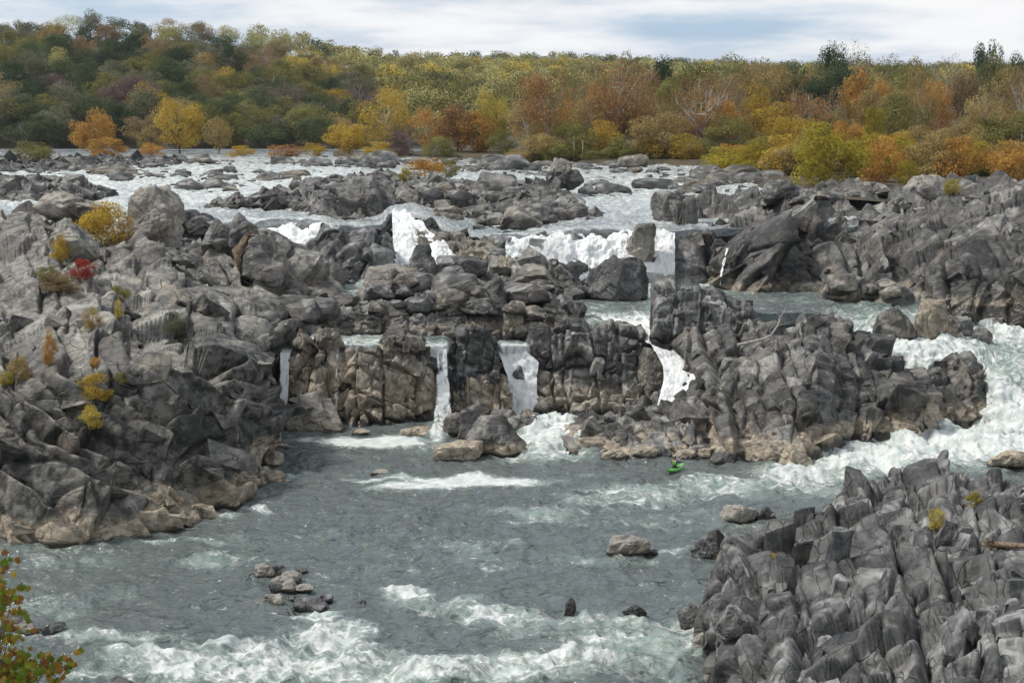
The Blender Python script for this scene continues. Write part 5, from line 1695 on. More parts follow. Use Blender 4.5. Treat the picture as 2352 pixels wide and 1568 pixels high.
rock_bush('orange golden bush on the midstream hump in the upper river', 978, 410, 362, 92, 'orange', 0, 18)
rock_bush('yellow green bush left of the orange golden one', 930, 416, 384, 32, 'yellow green', 2, 18)
rock_bush('dark olive bush right of the orange golden one', 1028, 408, 364, 56, 'olive green', 3, 18)
rock_bush('yellow bush on the near right outcrop', 2152, 1210, 1156, 44, 'yellow', 1)
rock_bush('yellow green bush at the back of the near right outcrop', 2238, 1162, 1116, 42, 'yellow green', 2)
rock_bush('tiny yellow sprig by the pointed rib of the near right outcrop', 1776, 1280, 1258, 18, 'yellow', 3)
rock_bush('yellow green bush among the tan rocks of the right bank', 2186, 446, 408, 40, 'yellow green', 4, 17)
# ================================================================== MORE ROCKS: rubble and river rocks, each its own
random.seed(77)
RP = {}


def rock_proto(k, mat, sub=3):
    key = (k, mat.name, sub)
    if key not in RP:
        rng = np.random.default_rng(500 + k)
        v, f = boulder_shape(rng, sub, 5 + k % 5, 44, 0.2 + 0.06 * (k % 5), (rng.uniform(-.2, .2), 0))
        a, e, h = facet(v + k * 7, (0.7, 0.6, 0.5), (0.3, 0.4, k), k)
        v = v * (1 + 0.12 * a[:, None])
        n = fbm(v * 1.4 + k, 3, k)
        at = np.stack([np.clip(h * .5 + n * .5, 0, 1), n * 0, n * 0, 0.9 * (1 - sstep(-0.62, -0.45, v[:, 2]))], 1)
        o = mesh_np('river_rock', v, f, mat, attrs={'tone': at})
        RP[key] = o.data
        bpy.data.objects.remove(o)
    return RP[key]


def put_rock(label, loc, w, d, h, k, mat, group, name, cat, sub=3):
    o = bpy.data.objects.new(name, rock_proto(k, mat, sub))
    COL.objects.link(o)
    o.location = (loc[0], loc[1], loc[2] + h * 0.22)
    o.scale = (w / 2, d / 2, h / 2)
    o.rotation_euler = (random.uniform(-.15, .15), random.uniform(-.15, .15), random.uniform(-.5, .5) + random.choice((0, math.pi)))
    tag(o, label, cat, group)
    return o


UPZ = [(346, 18.9), (352, 18.7), (365, 18.3), (380, 17.8), (400, 17.2), (420, 16.6), (450, 15.7), (470, 15.2), (500, 14.5), (545, 13.6)]


def upz(py):
    return float(np.interp(py, [a for a, b in UPZ], [b for a, b in UPZ]))


nr = 0
SMALL = []
for where, cx, cy, rx, ry, n, sz in (
        ('below the orange tree on the left', 130, 374, 130, 12, 12, 30), ('below the golden tree on the left', 400, 374, 110, 10, 11, 28), ('right of the left shelf', 300, 408, 70, 14, 9, 36), ('in the left upper river', 500, 404, 110, 14, 11, 32),
        ('behind the long low ridge', 640, 418, 70, 14, 9, 36), ('left of the long low ridge', 470, 436, 70, 12, 6, 32), ('below the weir', 680, 382, 70, 8, 8, 28), ('in front of the islet', 860, 380, 130, 10, 13, 30),
        ('left of the pale rounded boulder', 1090, 386, 110, 14, 14, 36), ('round the pale rounded boulder', 1240, 402, 70, 20, 13, 40), ('before the right bank trees', 1430, 392, 110, 10, 12, 30), ('in mid stream above the main fall', 1440, 440, 110, 26, 9, 30),
        ('upstream of the squarish boulder', 1580, 428, 80, 16, 12, 36), ('below the bright thicket', 1690, 412, 90, 18, 18, 40), ('along the right bank crest', 1800, 424, 90, 12, 12, 40), ('at the left edge of the upper river', 120, 396, 120, 10, 9, 34)):
    for i in range(n):
        a, r = random.uniform(0, 6.28), math.sqrt(random.random())
        px, py = cx + rx * r * math.cos(a), cy + ry * r * math.sin(a)
        s = sz * math.exp(random.gauss(0, .35))
        p = at_z(px, py, upz(py))
        hp = hit(px, py)
        if hp is not None and hp[1] < p[1] + 2:
            continue
        k = F / p[1]
        w = s / k
        put_rock('low dark grey rock in the white riffles ' + where, p, w * 1.3, w, w * random.uniform(.38, .7), random.randrange(12), random.choice((ROCK, ROCK, ROCK_TAN, ROCK_DARK)), 'low rocks ' + where, 'river_rock', 'rock')
        nr += 1
        for j in range(3):
            SMALL.append((px + random.gauss(0, rx * .6), py + random.gauss(0, ry * .7), sz * random.uniform(.25, .5)))
# loose rubble on the ledges
for where, cx, cy, rx, ry, n, sz, mats in (
        ('on the midstream rubble ledge', 960, 690, 190, 44, 26, 44, (ROCK, ROCK_TAN, ROCK_DARK)), ('on the right half of the rubble ledge', 1200, 690, 110, 50, 12, 46, (ROCK, ROCK_TAN)), ('between the bluff and the rubble ledge', 700, 690, 50, 50, 7, 44, (ROCK, ROCK_DARK)),
        ('on the hump below the orange bush', 1120, 480, 190, 44, 22, 40, (ROCK, ROCK_TAN, ROCK)), ('on the crest of the right bank', 2020, 462, 300, 20, 14, 32, (ROCK, ROCK_TAN, ROCK_LEFT)),
        ('on the foot of the right bank', 2010, 670, 160, 24, 9, 44, (ROCK_TAN, ROCK_PALE, ROCK))):
    for i in range(n):
        a, r = random.uniform(0, 6.28), math.sqrt(random.random())
        px, py = cx + rx * r * math.cos(a), cy + ry * r * math.sin(a)
        p = hit(px, py)
        if p is None:
            continue
        s = sz * math.exp(random.gauss(0, .3)) / (F / p[1])
        put_rock('loose angular grey block ' + where, p, s * 1.25, s, s * random.uniform(.6, .95), random.randrange(12), random.choice(mats), 'loose blocks ' + where, 'loose_rock', 'rock', 4)
        nr += 1
print('ROCKS', nr)


def pebbles():
    rng = np.random.default_rng(4)
    V, Fc, Tn, off = [], [], [], 0
    H = hulls(1)
    for px, py, s in SMALL:
        if py < 350 or py > 500:
            continue
        p = at_z(px, py, upz(py))
        m = s / (F / p[1]) / 2
        v, f = H[rng.integers(0, len(H))]
        q = v * np.array((m * 1.3, m, m * rng.uniform(.5, .9)))
        a = rng.uniform(0, 6.28)
        q = np.stack([q[:, 0] * math.cos(a) - q[:, 1] * math.sin(a), q[:, 0] * math.sin(a) + q[:, 1] * math.cos(a), q[:, 2]], 1) + p + np.array((0, 0, m * .15))
        V.append(q)
        Fc.append(f + off)
        Tn.append(np.tile((rng.uniform(.2, .8), 0, 0, 0), (len(q), 1)))
        off += len(q)
    o = mesh_np('river_rocks', np.concatenate(V), np.concatenate(Fc), ROCK, attrs={'tone': np.concatenate(Tn)})
    tag(o, 'scatter of small dark stones breaking the riffles of the upper river', kind='stuff')


pebbles()

# ------------------------------------------------------------------ weir
wl, wr = at_z(-400, 346, 18.9), at_z(1500, 346, 18.9)
V, Fc = [], []
for x in np.linspace(wl[0], wr[0], 60):
    for dy, z in ((-0.6, 17.5), (-0.35, 19.25), (0.5, 19.3), (0.6, 17.5)):
        V.append((x, wl[1] - 8 + dy, z))
V = np.array(V)
conc = N('old_concrete')
Pn = pos(conc)
o = mesh_np('weir', V, grid_faces(60, 4), conc.done(conc.bsdf(Base_Color=conc.mix(conc.noise(Pn, 0.6, 5), (0.30, 0.32, 0.35), (0.5, 0.52, 0.55)), Roughness=0.7).outputs[0]))
tag(o, 'long low grey weir across the river before the wooded hillside', 'weir')


# ------------------------------------------------------------------ driftwood
def wood(label, name, cat, paths, mat, seg=7):
    V, Fc = tubes(paths, seg)
    o = mesh_np(name, V, Fc, mat, smooth=True)
    return tag(o, label, cat)


def on_rock(px, py, lift=0.1):
    p = hit(px, py)
    if p is None:
        p = at_y(px, py, 150.0)
    return np.array((p[0], p[1], p[2])) + np.array((0, -lift, lift))


rng = np.random.default_rng(3)
pts = [on_rock(*q) for q in ((1692, 797, .2), (1722, 786, .25), (1755, 778, .3), (1772, 768, .5), (1786, 748, .8), (1792, 726, 1.0))]
for k in range(1, len(pts)):      # the raised fork stays above its foot
    if pts[k][1] > pts[k - 1][1] + .8:
        pts[k] = at_y(*((1692, 797), (1722, 786), (1755, 778), (1772, 768), (1786, 748), (1792, 726))[k], pts[k - 1][1] + .3)
paths = [([tuple(p) for p in pts], [0.15, 0.13, 0.11, 0.09, 0.07, 0.03])]
for i, e in ((3, (-1.2, -.2, .9)), (4, (1.3, 0, .5)), (4, (.9, .2, 1.0)), (5, (-.5, 0, .8)), (5, (.6, 0, .6)), (2, (.9, -.2, .45)), (1, (-.8, -.1, .4))):
    paths.append(limb(rng, pts[i], e, 1.3, 0.04, 4, .2))
wood('bleached dead branch with forked twigs lying on the big midstream mass', 'driftwood_branch', 'branch', paths, DRIFT)
a = on_rock(550, 622, .35)
b = at_y(572, 536, a[1] + 1.2)
c = at_y(545, 580, a[1] + .3)
paths = []
for k in range(9):          # twisted bundle of split, root-bound stems
    j0, j1, j2 = (rng.normal(0, .16, 3) for _ in range(3))
    paths.append(([tuple(a + j0 * 1.6), tuple(a * .6 + c * .4 + j1), tuple(c + j2), tuple(c * .5 + b * .5 + j1), tuple(b + j0 * 1.3)], [rng.uniform(.12, .26) for _ in range(4)] + [.12]))
for k in range(16):
    paths.append(limb(rng, b + rng.normal(0, .12, 3), (rng.normal() + .4, rng.normal() - .4, rng.normal() + .3), 0.9, 0.09, 4, .4))
for k in range(12):
    t_ = rng.uniform(0, 1)
    paths.append(limb(rng, a * (1 - t_) + b * t_, (rng.normal(), -.8, rng.normal() - .3), 0.7, 0.06, 3, .35))
wood('weathered brown tree stump with a burl of roots leaning on the bluff', 'driftwood_stump', 'driftwood', paths, ROOTW)
a, b = on_rock(2275, 1258, .25), on_rock(2350, 1262, .25)
b = a + (b - a) / np.linalg.norm(b - a) * 3.2
paths = [([tuple(a), tuple(a * .6 + b * .4), tuple(b)], [0.16, 0.15, 0.13])]
for k in range(14):
    paths.append(limb(rng, a, (rng.normal() - .8, rng.normal() - .4, rng.normal() * .8), 0.7, 0.05, 4, .35))
wood('brown driftwood log with tangled roots at the right edge of the near outcrop', 'driftwood_log', 'driftwood', paths, ROOTW)
a, b = on_rock(2096, 488, .3), on_rock(2150, 490, .3)
b[1] = a[1] + 1
wood('pale driftwood log at the top of the right rock bank under the thicket', 'driftwood_log', 'driftwood', [([tuple(a), tuple((a + b) / 2), tuple(b)], [.2, .19, .15])], DRIFT)
for lb, px, py, dx, dz, L in (('white dead stem leaning by the green shrub of the right bank', 1320, 368, -.1, 1, 6), ('forked white dead stem at the waterside of the right bank', 1336, 372, .35, 1, 6.5), ('short white snag leaning over the water on the right bank', 1512, 372, .5, 1, 4)):
    p = at_y(px, py, 400)
    ps = [limb(rng, p, (dx, -.1, dz), L, .16, 5, .1)]
    ps.append(limb(rng, ps[0][0][3], (dx - .5, 0, dz), L * .4, .07, 3, .15))
    wood(lb, 'dead_stem', 'dead stem', ps, PALE_BARK, 5)


# ------------------------------------------------------------------ kayaker
def plain(name, col, rough=0.5, spec=0.5):
    n = N(name)
    P = n.n('TexCoord').outputs['Object']
    c = n.mix(n.mapr(n.noise(P, 14, 3), .3, .7, 0, .25), col, tuple(x * .7 for x in col))
    b = n.bsdf(Base_Color=c, Roughness=rough)
    b.inputs['Specular IOR Level'].default_value = spec
    return n.done(b.outputs[0])


GREEN = plain('green_plastic', (0.13, 0.47, 0.09), 0.3)
VEST = plain('green_vest', (0.07, 0.33, 0.04), 0.8)
LIME = plain('lime_strap', (0.50, 0.62, 0.15), 0.7)
NAVY = plain('blue_jacket', (0.03, 0.075, 0.14), 0.7)
DARK = plain('black_plastic', (0.012, 0.013, 0.014), 0.4)
HELM = plain('dark_helmet', (0.05, 0.065, 0.055), 0.35)
SKIN = plain('skin', (0.45, 0.28, 0.20), 0.6)

kp = at_z(1551, 1083, 0.0)
KYAW = -math.radians(33)
kay = empty('kayak', tuple(kp), KYAW)
tag(kay, 'bright green whitewater kayak floating below the low shelf', 'kayak')
kay.location.z = 0.12
nu, nv = 33, 20
V = []
for i in range(nu):
    t = -1 + 2 * i / (nu - 1)
    y = t * 1.38
    w = 0.33 * (1 - abs(t) ** 2.4) ** 0.7 + 0.012
    rock = 0.20 * abs(t) ** 2.6 * (1.2 if t > 0 else 0.9)
    for j in range(nv):
        a = 2 * math.pi * j / nv
        cx_, cz_ = math.cos(a), math.sin(a)
        zz_ = (0.17 if cz_ > 0 else 0.15) * math.copysign(abs(cz_) ** 0.75, cz_) * (1 - 0.55 * abs(t) ** 2)
        V.append((w * math.copysign(abs(cx_) ** 0.8, cx_), y, 0.08 + rock + zz_))
Fc = []
for i in range(nu - 1):
    for j in range(nv):
        a, b = i * nv + j, i * nv + (j + 1) % nv
        Fc.append((a, b, b + nv, a + nv))
mesh_np('hull', V, Fc, GREEN, smooth=True, parent=kay)
V, Fc = [], []
for i in range(28):
    a = 2 * math.pi * i / 28
    for r, z in ((1.06, 0.20), (1.04, 0.27), (0.93, 0.275), (0.55, 0.33), (0.3, 0.36)):
        V.append((0.235 * r * math.cos(a), -0.12 + 0.42 * r * math.sin(a), z))
for i in range(28):
    for j in range(4):
        a, b = i * 5 + j, ((i + 1) % 28) * 5 + j
        Fc.append((a, b, b + 1, a + 1))
mesh_np('spray_deck', V, Fc, DARK, smooth=True, parent=kay)
V, Fc = tubes([([(-.06, 1.24, .36), (-.05, 1.3, .40), (.05, 1.3, .40), (.06, 1.24, .36)], [.012] * 4), ([(-.06, -1.24, .30), (-.05, -1.3, .34), (.05, -1.3, .34), (.06, -1.24, .30)], [.012] * 4)])
mesh_np('grab_handle', V, Fc, DARK, smooth=True, parent=kay)


def skin_body(name, joints, edges, mat, parent, sub=2):
    me = bpy.data.meshes.new(name)
    me.from_pydata([j[0] for j in joints], edges, [])
    ob = bpy.data.objects.new(name, me)
    COL.objects.link(ob)
    ob.modifiers.new('skin', 'SKIN').use_smooth_shade = True
    s = ob.modifiers.new('sub', 'SUBSURF')
    s.levels = s.render_levels = sub
    for k, j in enumerate(joints):
        r = j[1] if isinstance(j[1], tuple) else (j[1], j[1])
        me.skin_vertices[0].data[k].radius = r
        me.skin_vertices[0].data[k].use_root = (k == 0)
    dg = bpy.context.evaluated_depsgraph_get()
    m2 = bpy.data.meshes.new_from_object(ob.evaluated_get(dg))
    m2.name = name
    bpy.data.objects.remove(ob)
    o = bpy.data.objects.new(name, m2)
    COL.objects.link(o)
    o.parent = parent
    m2.materials.clear()
    m2.materials.append(mat)
    m2.shade_smooth()
    return o


# the paddler sits in the cockpit, back to us, right arm forward and out along the shaft
per = empty('person', tuple(kay.location), KYAW)
tag(per, 'kayaker in a green life vest, blue sleeves and dark helmet, holding a paddle', 'person')
HR, HL = Vector((0.47, 0.33, 0.74)), Vector((-0.10, 0.40, 0.38))
dirp = (HR - HL).normalized()
J = [((0, -.12, .26), (.17, .13)), ((0, -.12, .42), (.15, .115)), ((0, -.10, .60), (.165, .12)), ((0, -.08, .74), (.13, .10)), ((0, -.06, .82), .058), ((0, -.045, .90), .062), ((0, -.035, .97), (.078, .095)), ((0, -.035, 1.05), (.074, .09)), ((0, -.04, 1.11), (.04, .05)),
     ((.19, -.07, .73), .068), ((.39, .03, .66), .056), ((.45, .25, .73), .042), tuple((tuple(HR + Vector((0, -.03, -.01))), .026)),
     ((-.19, -.07, .72), .068), ((-.30, .04, .48), .054), ((-.17, .27, .385), .042), tuple((tuple(HL + Vector((-.01, -.03, -.01))), .026)),
     ((.10, .12, .24), .085), ((.16, .40, .26), .07), ((-.10, .12, .24), .085), ((-.16, .40, .26), .07), ((.08, .66, .16), .05), ((-.08, .66, .16), .05)]
E = [(0, 1), (1, 2), (2, 3), (3, 4), (4, 5), (5, 6), (6, 7), (7, 8), (3, 9), (9, 10), (10, 11), (11, 12), (3, 13), (13, 14), (14, 15), (15, 16), (0, 17), (17, 18), (0, 19), (19, 20), (18, 21), (20, 22)]
# five fingers on each hand closing over the shaft
perp = dirp.cross(Vector((0, 0, 1))).normalized()
up_ = perp.cross(dirp).normalized()
for H_, wi in ((HR, 12), (HL, 16)):
    for q in range(4):
        b = H_ + dirp * (-.03 + .02 * q)
        L = (.9, 1.0, .95, .78)[q]
        n0 = len(J)
        J += [((b + up_ * .020 * L - perp * .012)[:], .0095), ((b + up_ * .022 * L + perp * .020 * L)[:], .009), ((b - up_ * .012 + perp * .024 * L)[:], .008)]
        E += [(wi, n0), (n0, n0 + 1), (n0 + 1, n0 + 2)]
    b = H_ + dirp * .035
    n0 = len(J)
    J += [((b - up_ * .012 - perp * .016)[:], .011), ((b - up_ * .020 + perp * .010)[:], .009)]
    E += [(wi, n0), (n0, n0 + 1)]
body = skin_body('body', J, E, SKIN, per)
# face
V, Fc = [], []
hd = Vector((0, -.035, 1.0))
d, f = ico(2)
fv, ff, off = [], [], 0
for c, r in (((0, .062, 1.0), (.014, .022, .022)), ((.03, .05, 1.025), (.013, .01, .009)), ((-.03, .05, 1.025), (.013, .01, .009)), ((0, .05, .955), (.028, .012, .008)), ((.083, -.04, 1.0), (.01, .02, .03)), ((-.083, -.04, 1.0), (.01, .02, .03))):
    fv.append(d * np.array(r) + np.array(c))
    ff.append(f + off)
    off += len(d)
mesh_np('face_features', np.concatenate(fv), np.concatenate(ff), SKIN, smooth=True, parent=per)
# helmet: a shell over the skull, lower at the nape
V, Fc = [], []
for i in range(9):
    a = math.pi * .5 * i / 8 * 1.12
    for j in range(20):
        b = 2 * math.pi * j / 20
        y = math.sin(b)
        V.append((.102 * math.sin(a) * math.cos(b), -.04 + .122 * math.sin(a) * y, 1.035 + .105 * math.cos(a) - (.03 if y < 0 else 0) * max(0, -y) * (a / 1.76) ** 2))
for i in range(8):
    for j in range(20):
        Fc.append((i * 20 + j, i * 20 + (j + 1) % 20, (i + 1) * 20 + (j + 1) % 20, (i + 1) * 20 + j))
mesh_np('helmet', V, Fc, HELM, smooth=True, parent=per)
skin_body('hair', [((0, -.10, 1.0), (.07, .05)), ((0, -.10, .90), (.06, .04)), ((0, -.12, .82), (.04, .03))], [(0, 1), (1, 2)], DARK, per, 1)
skin_body('jacket', [((0, -.12, .40), (.162, .125)), ((0, -.10, .60), (.175, .13)), ((0, -.08, .74), (.14, .108)), ((0, -.065, .80), (.07, .065)), ((.19, -.07, .73), .088), ((.39, .03, .66), .078), ((.45, .24, .725), .055),
                     ((-.19, -.07, .72), .088), ((-.30, .04, .48), .076), ((-.175, .26, .39), .055)], [(0, 1), (1, 2), (2, 3), (2, 4), (4, 5), (5, 6), (2, 7), (7, 8), (8, 9)], NAVY, per)
vest = skin_body('life_vest', [((0, -.125, .31), (.20, .16)), ((0, -.12, .44), (.205, .165)), ((0, -.105, .60), (.195, .165)), ((0, -.09, .70), (.15, .13))], [(0, 1), (1, 2), (2, 3)], VEST, per)
V, Fc = tubes([([(.12, -.21, .56), (.125, -.22, .66), (.12, -.17, .77), (.11, -.07, .82), (.11, .05, .76)], [.026] * 5), ([(-.12, -.21, .56), (-.125, -.22, .66), (-.12, -.17, .77), (-.11, -.07, .82), (-.11, .05, .76)], [.026] * 5)], 8)
mesh_np('strap', V, Fc, LIME, smooth=True, parent=vest)
V, Fc = tubes([([(-.2, -.19, .46), (-.1, -.285, .46), (.1, -.285, .46), (.2, -.19, .46)], [.022] * 4)], 8)
mesh_np('waist_belt', V, Fc, DARK, smooth=True, parent=vest)
pad = empty('paddle', tuple(kay.location), KYAW)
tag(pad, 'black bladed paddle raised to the right in the hands of the kayaker', 'paddle')
A, Bp = HL - dirp * .42, HR + dirp * .32
V, Fc = tubes([([tuple(A), tuple(Bp)], [.016, .016])], 8)
mesh_np('shaft', V, Fc, DARK, smooth=True, parent=pad)
for e, s in ((Bp, 1), (A, -1)):
    V, Fc = [], []
    wv = (Vector((0, .35, 1)) if s > 0 else Vector((0, 1, -.4)))
    wv = (wv - dirp * wv.dot(dirp)).normalized()
    nn_ = dirp.cross(wv)
    for i in range(9):
        t = i / 8
        w_ = .115 * math.sin(math.pi * min(1, t * .82 + .12)) ** .6
        for j in range(8):
            a = 2 * math.pi * j / 8
            V.append((e + dirp * s * t * .46 + wv * w_ * math.cos(a) + nn_ * (.012 * math.sin(a) + .03 * t * t))[:])
    for i in range(8):
        for j in range(8):
            Fc.append((i * 8 + j, i * 8 + (j + 1) % 8, (i + 1) * 8 + (j + 1) % 8, (i + 1) * 8 + j))
    mesh_np('blade', V, Fc, DARK, smooth=True, parent=pad)


# ------------------------------------------------------------------ sycamore sapling on the near bank, lower left
def maple():
    rng = np.random.default_rng(12)
    gz = 13.6
    root = empty('sapling', place(-140, 27.0, gz))
    tag(root, 'green and rust leaved sycamore sapling at the bottom left corner', 'sapling')
    o = np.array(root.location)
    tips, paths = [], []
    base = np.array((0, 0, 0.0))
    clusters = [(4, 1310, 24, 40, 14), (12, 1385, 40, 60, 46), (20, 1460, 40, 40, 30), (24, 1530, 60, 50, 70), (60, 1545, 50, 36, 40), (112, 1520, 50, 18, 16), (140, 1545, 40, 30, 24), (20, 1590, 90, 30, 50)]
    L, Nn, S, C = [], [], [], []
    tr = [tuple(base), (0.1, 0, 1.2), (0.25, .05, 2.3), (0.4, 0.0, 3.4)]
    paths.append((tr, [.05, .04, .03, .02]))
    for cx_, cy_, rx, ry, n in clusters:
        c = at_y(cx_, cy_, 27.0) - o
        st = np.array(tr[1 if cy_ > 1500 else 2])
        pts = [tuple(st), tuple(st * .5 + c * .5 + rng.normal(0, .08, 3)), tuple(c)]
        paths.append((pts, [.016, .012, .006]))
        for i in range(n):
            k = 27.0 / F
            p = c + np.array((rng.normal(0, rx * .5) * k, rng.normal(0, .25), rng.normal(0, ry * .5) * k))
            L.append(p)
            S.append(rng.uniform(.06, .11))
            C.append(rng.random())
            if i % 4 == 0:
                paths.append(([pts[1 + (i % 2)], tuple(p)], [.005, .002]))
    V, Fc = tubes(paths, 5)
    mesh_np('stem', V, Fc, BARK, smooth=True, parent=root)
    out = [(0, -.75), (.12, -.42), (.55, -.62), (.50, -.25), (1.0, 0.0), (.58, .18), (.66, .62), (.26, .48), (0, 1.05), (-.26, .48), (-.66, .62), (-.58, .18), (-1.0, 0), (-.50, -.25), (-.55, -.62), (-.12, -.42)]
    V, Fc, Tn, off = [], [], [], 0
    for p, s, c in zip(L, S, C):
        nn = np.array((rng.normal(0, .5), -1, rng.normal(.5, .5)))
        nn /= np.linalg.norm(nn)
        u = np.cross(nn, (rng.normal(0, .4), 0, 1))
        u /= np.linalg.norm(u)
        v = np.cross(u, nn)
        V.append(p)
        for a, b in out:
            V.append(p + (u * a + v * b) * s - nn * s * .22 * (a * a + b * b))
        for k in range(16):
            Fc.append((off, off + 1 + k, off + 1 + (k + 1) % 16))
        Tn += [(c, 0, 0)] * 17
        off += 17
    n = N('sycamore_leaves')
    r = n.n('NewGeometry').outputs['Random Per Island']
    rm = n.n('ValToRGB')
    n.put(rm.inputs[0], r)
    e = rm.color_ramp.elements
    e[0].color, e[1].color = (0.10, 0.15, 0.018, 1), (0.17, 0.08, 0.028, 1)
    for q, cc in ((.35, (0.15, 0.19, 0.025, 1)), (.55, (0.27, 0.21, 0.035, 1)), (.72, (0.26, 0.15, 0.03, 1)), (.86, (0.20, 0.10, 0.03, 1))):
        e.new(q).color = cc
    d = n.n('BsdfDiffuse')
    n.put(d.inputs[0], rm.outputs[0])
    t2 = n.n('BsdfTranslucent')
    n.put(t2.inputs[0], rm.outputs[0])
    mx = n.n('MixShader')
    mx.inputs[0].default_value = .35
    n.t.links.new(d.outputs[0], mx.inputs[1])
    n.t.links.new(t2.outputs[0], mx.inputs[2])
    mesh_np('foliage', V, Fc, n.done(mx.outputs[0]), parent=root)
    terr = []
    for x in np.linspace(-20, -3.5, 24):
        for y in np.linspace(8, 40, 24):
            terr.append((x, y, gz - .05 - max(0, x + 5.5) * 1.5 - max(0, y - 30) * 1.6))
    terr = np.array(terr)
    terr[:, 2] += (fbm(terr * .4, 4, 2) - .5) * .5
    tag(mesh_np('near_bank', terr, grid_faces(24, 24), GROUND, smooth=True), kind='structure')


maple()


# ------------------------------------------------------------------ drifting spray at the feet of the falls
def spray(label, px, py, Y, size, dens):
    d, f = ico(3)
    o = mesh_np('spray', d * np.array(size), f, None, smooth=True)
    o.location = at_y(px, py, Y)
    n = N('spray_mist')
    tc = n.n('TexCoord').outputs['Object']
    sc = n.scalev(tc, (1 / size[0], 1 / size[1], 1 / size[2]))
    ln = n.n('VectorMath', operation='LENGTH')
    n.put(ln.inputs[0], sc)
    fade = n.mapr(ln.outputs['Value'], 1.0, 0.15)
    v = n.n('VolumePrincipled')
    v.inputs['Color'].default_value = (0.95, 0.97, 1, 1)
    n.put(v.inputs['Density'], n.math('MULTIPLY', n.math('MULTIPLY', fade, n.mapr(n.noise(tc, 0.45, 4, 0.6), 0.35, 0.7)), dens))
    n.t.links.new(v.outputs[0], n.out.inputs['Volume'])
    o.data.materials.append(n.m)
    tag(o, label, kind='stuff')


spray('white spray hanging over the left half of the main fall', 1245, 572, 192.0, (5.5, 2.5, 2.4), 0.5)
spray('spray at the foot of the main fall beside the standing rock', 1500, 630, 189.5, (3.5, 2.0, 1.6), 0.5)
# ================================================================== HAZE
bm = bmesh.new()
bmesh.ops.create_cube(bm, size=1)
hz_me = bpy.data.meshes.new('haze')
bm.to_mesh(hz_me)
bm.free()
hz = bpy.data.objects.new('haze', hz_me)
COL.objects.link(hz)
hz.scale = (5200, 5000, 190)
hz.location = (0, 2000, -9 + 95)
n = N('air')
vol = n.n('VolumePrincipled')
vol.inputs['Color'].default_value = (0.86, 0.92, 1.0, 1)
vol.inputs['Density'].default_value = 0.00004
vol.inputs['Anisotropy'].default_value = 0.2
n.t.links.new(vol.outputs[0], n.out.inputs['Volume'])
hz_me.materials.append(n.m)
tag(hz, kind='stuff', label='thin blue air between the overlook and the far hills')
# ================================================================== CAMERA, SKY AND SUN
cam = bpy.data.cameras.new('camera')
cam.sensor_width = 36.0
cam.lens = F / 2352.0 * 36.0
cam.clip_start, cam.clip_end = 0.5, 20000
co = bpy.data.objects.new('camera', cam)
COL.objects.link(co)
co.location = (0, 0, HC)
co.rotation_euler = (math.pi / 2 - PITCH, 0, 0)
SC.camera = co

SUN_EL, SUN_AZ = math.radians(55), math.radians(-80)   # high on the left
sun = bpy.data.lights.new('sun', 'SUN')
sun.energy = 4.0
sun.angle = math.radians(9)
sun.color = (1.0, 0.95, 0.87)
so = bpy.data.objects.new('sun', sun)
COL.objects.link(so)
sd = Vector((math.sin(SUN_AZ) * math.cos(SUN_EL), math.cos(SUN_AZ) * math.cos(SUN_EL), math.sin(SUN_EL)))
so.rotation_euler = (-sd).to_track_quat('-Z', 'Y').to_euler()
so.location = sd * 300

w = bpy.data.worlds.new('World')
SC.world = w
w.use_nodes = True
t = w.node_tree
t.nodes.clear()


def wn(typ, **kw):
    nd = t.nodes.new('ShaderNode' + typ)
    for k, v in kw.items():
        setattr(nd, k, v)
    return nd


def lk(a, b):
    t.links.new(a, b)


out, bg = wn('OutputWorld'), wn('Background')
bg.inputs['Strength'].default_value = 0.1
sky = wn('TexSky', sky_type='NISHITA')
sky.sun_disc = False
sky.sun_elevation, sky.sun_rotation = SUN_EL, SUN_AZ
tc = wn('TexCoord')
sx = wn('SeparateXYZ')
lk(tc.outputs['Generated'], sx.inputs[0])
zz = wn('Math', operation='ADD')
lk(sx.outputs[2], zz.inputs[0])
zz.inputs[1].default_value = 0.11
zm = wn('Math', operation='MAXIMUM')
lk(zz.outputs[0], zm.inputs[0])
zm.inputs[1].default_value = 0.02
dx, dy = wn('Math', operation='DIVIDE'), wn('Math', operation='DIVIDE')
lk(sx.outputs[0], dx.inputs[0]); lk(zm.outputs[0], dx.inputs[1])
lk(sx.outputs[1], dy.inputs[0]); lk(zm.outputs[0], dy.inputs[1])
cx = wn('CombineXYZ')
lk(dx.outputs[0], cx.inputs[0]); lk(dy.outputs[0], cx.inputs[1])


def wnoise(scale, detail, off, rough=0.55):
    m = wn('Mapping')
    lk(cx.outputs[0], m.inputs['Vector'])
    m.inputs['Location'].default_value = off
    n = wn('TexNoise')
    lk(m.outputs[0], n.inputs['Vector'])
    n.inputs['Scale'].default_value = scale
    n.inputs['Detail'].default_value = detail
    n.inputs['Roughness'].default_value = rough
    return n.outputs[0]


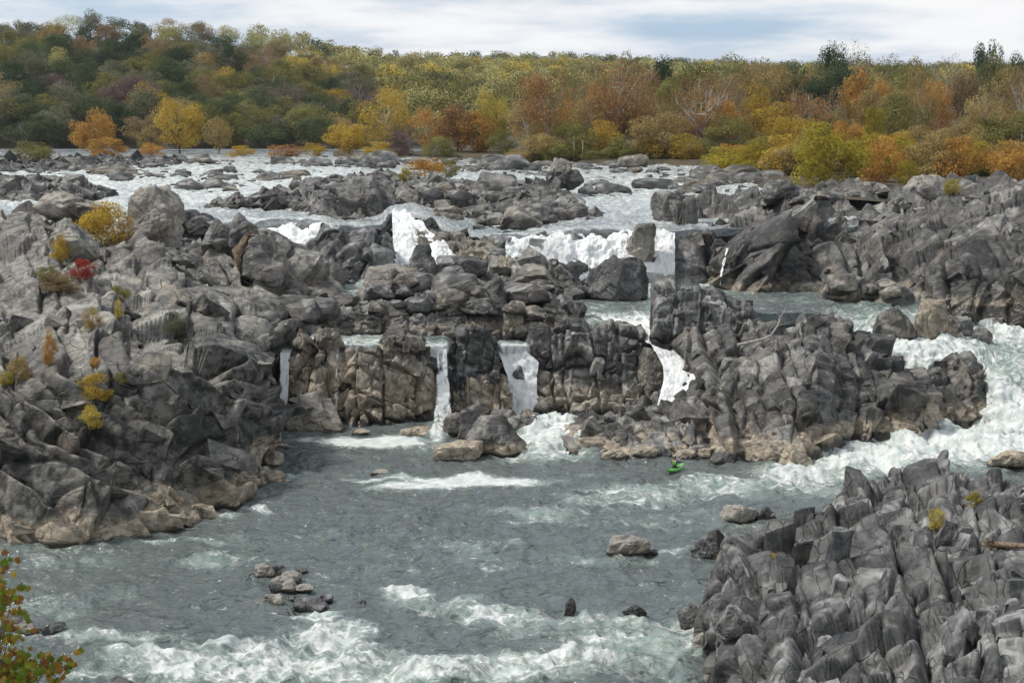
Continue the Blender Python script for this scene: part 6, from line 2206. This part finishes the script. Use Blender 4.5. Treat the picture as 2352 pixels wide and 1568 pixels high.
def wmap(v, a, b, c=0.0, d=1.0):
    m = wn('MapRange', interpolation_type='SMOOTHSTEP')
    lk(v, m.inputs[0])
    for k, x in zip((1, 2, 3, 4), (a, b, c, d)):
        m.inputs[k].default_value = x
    return m.outputs[0]


def wmix(fac, a, b):
    m = wn('Mix', data_type='RGBA')
    if isinstance(fac, float):
        m.inputs[0].default_value = fac
    else:
        lk(fac, m.inputs[0])
    for s, v in ((6, a), (7, b)):
        if isinstance(v, tuple):
            m.inputs[s].default_value = (*v, 1)
        else:
            lk(v, m.inputs[s])
    return m.outputs[2]


shade = wmix(wmap(wnoise(0.75, 8, (3.1, 0.4, 0), 0.58), 0.40, 0.60), (7.0, 8.1, 9.5), (12.0, 12.0, 12.1))
cover = wmap(wnoise(0.30, 7, (0.7, 5.2, 2.0)), 0.38, 0.50)
blue = wmix(0.6, sky.outputs[0], (6.2, 8.6, 11.8))
col = wmix(cover, blue, shade)
# unseen upper sky dimmed to cut the fill light, horizon kept bright
zr = wn('MapRange')
lk(sx.outputs[2], zr.inputs[0])
for k, x in zip((1, 2, 3, 4), (0.10, 0.6, 1.0, 0.72)):
    zr.inputs[k].default_value = x
vm = wn('VectorMath', operation='SCALE')
lk(col, vm.inputs[0])
lk(zr.outputs[0], vm.inputs['Scale'])
lk(vm.outputs[0], bg.inputs[0])
lk(bg.outputs[0], out.inputs[0])

SC.view_settings.view_transform = 'Standard'
SC.view_settings.look = 'None'
SC.view_settings.exposure = -0.28
SC.view_settings.gamma = 1.0
SC.render.engine = 'CYCLES'
SC.cycles.max_bounces = 5
SC.cycles.diffuse_bounces = 2
SC.cycles.glossy_bounces = 2
SC.cycles.transparent_max_bounces = 6
SC.cycles.transmission_bounces = 2
SC.cycles.caustics_reflective = False
SC.cycles.caustics_refractive = False
SC.cycles.use_denoising = True
SC.cycles.denoiser = 'OPENIMAGEDENOISE'
SC.cycles.denoising_input_passes = 'RGB_ALBEDO_NORMAL'
SC.cycles.denoising_prefilter = 'ACCURATE'
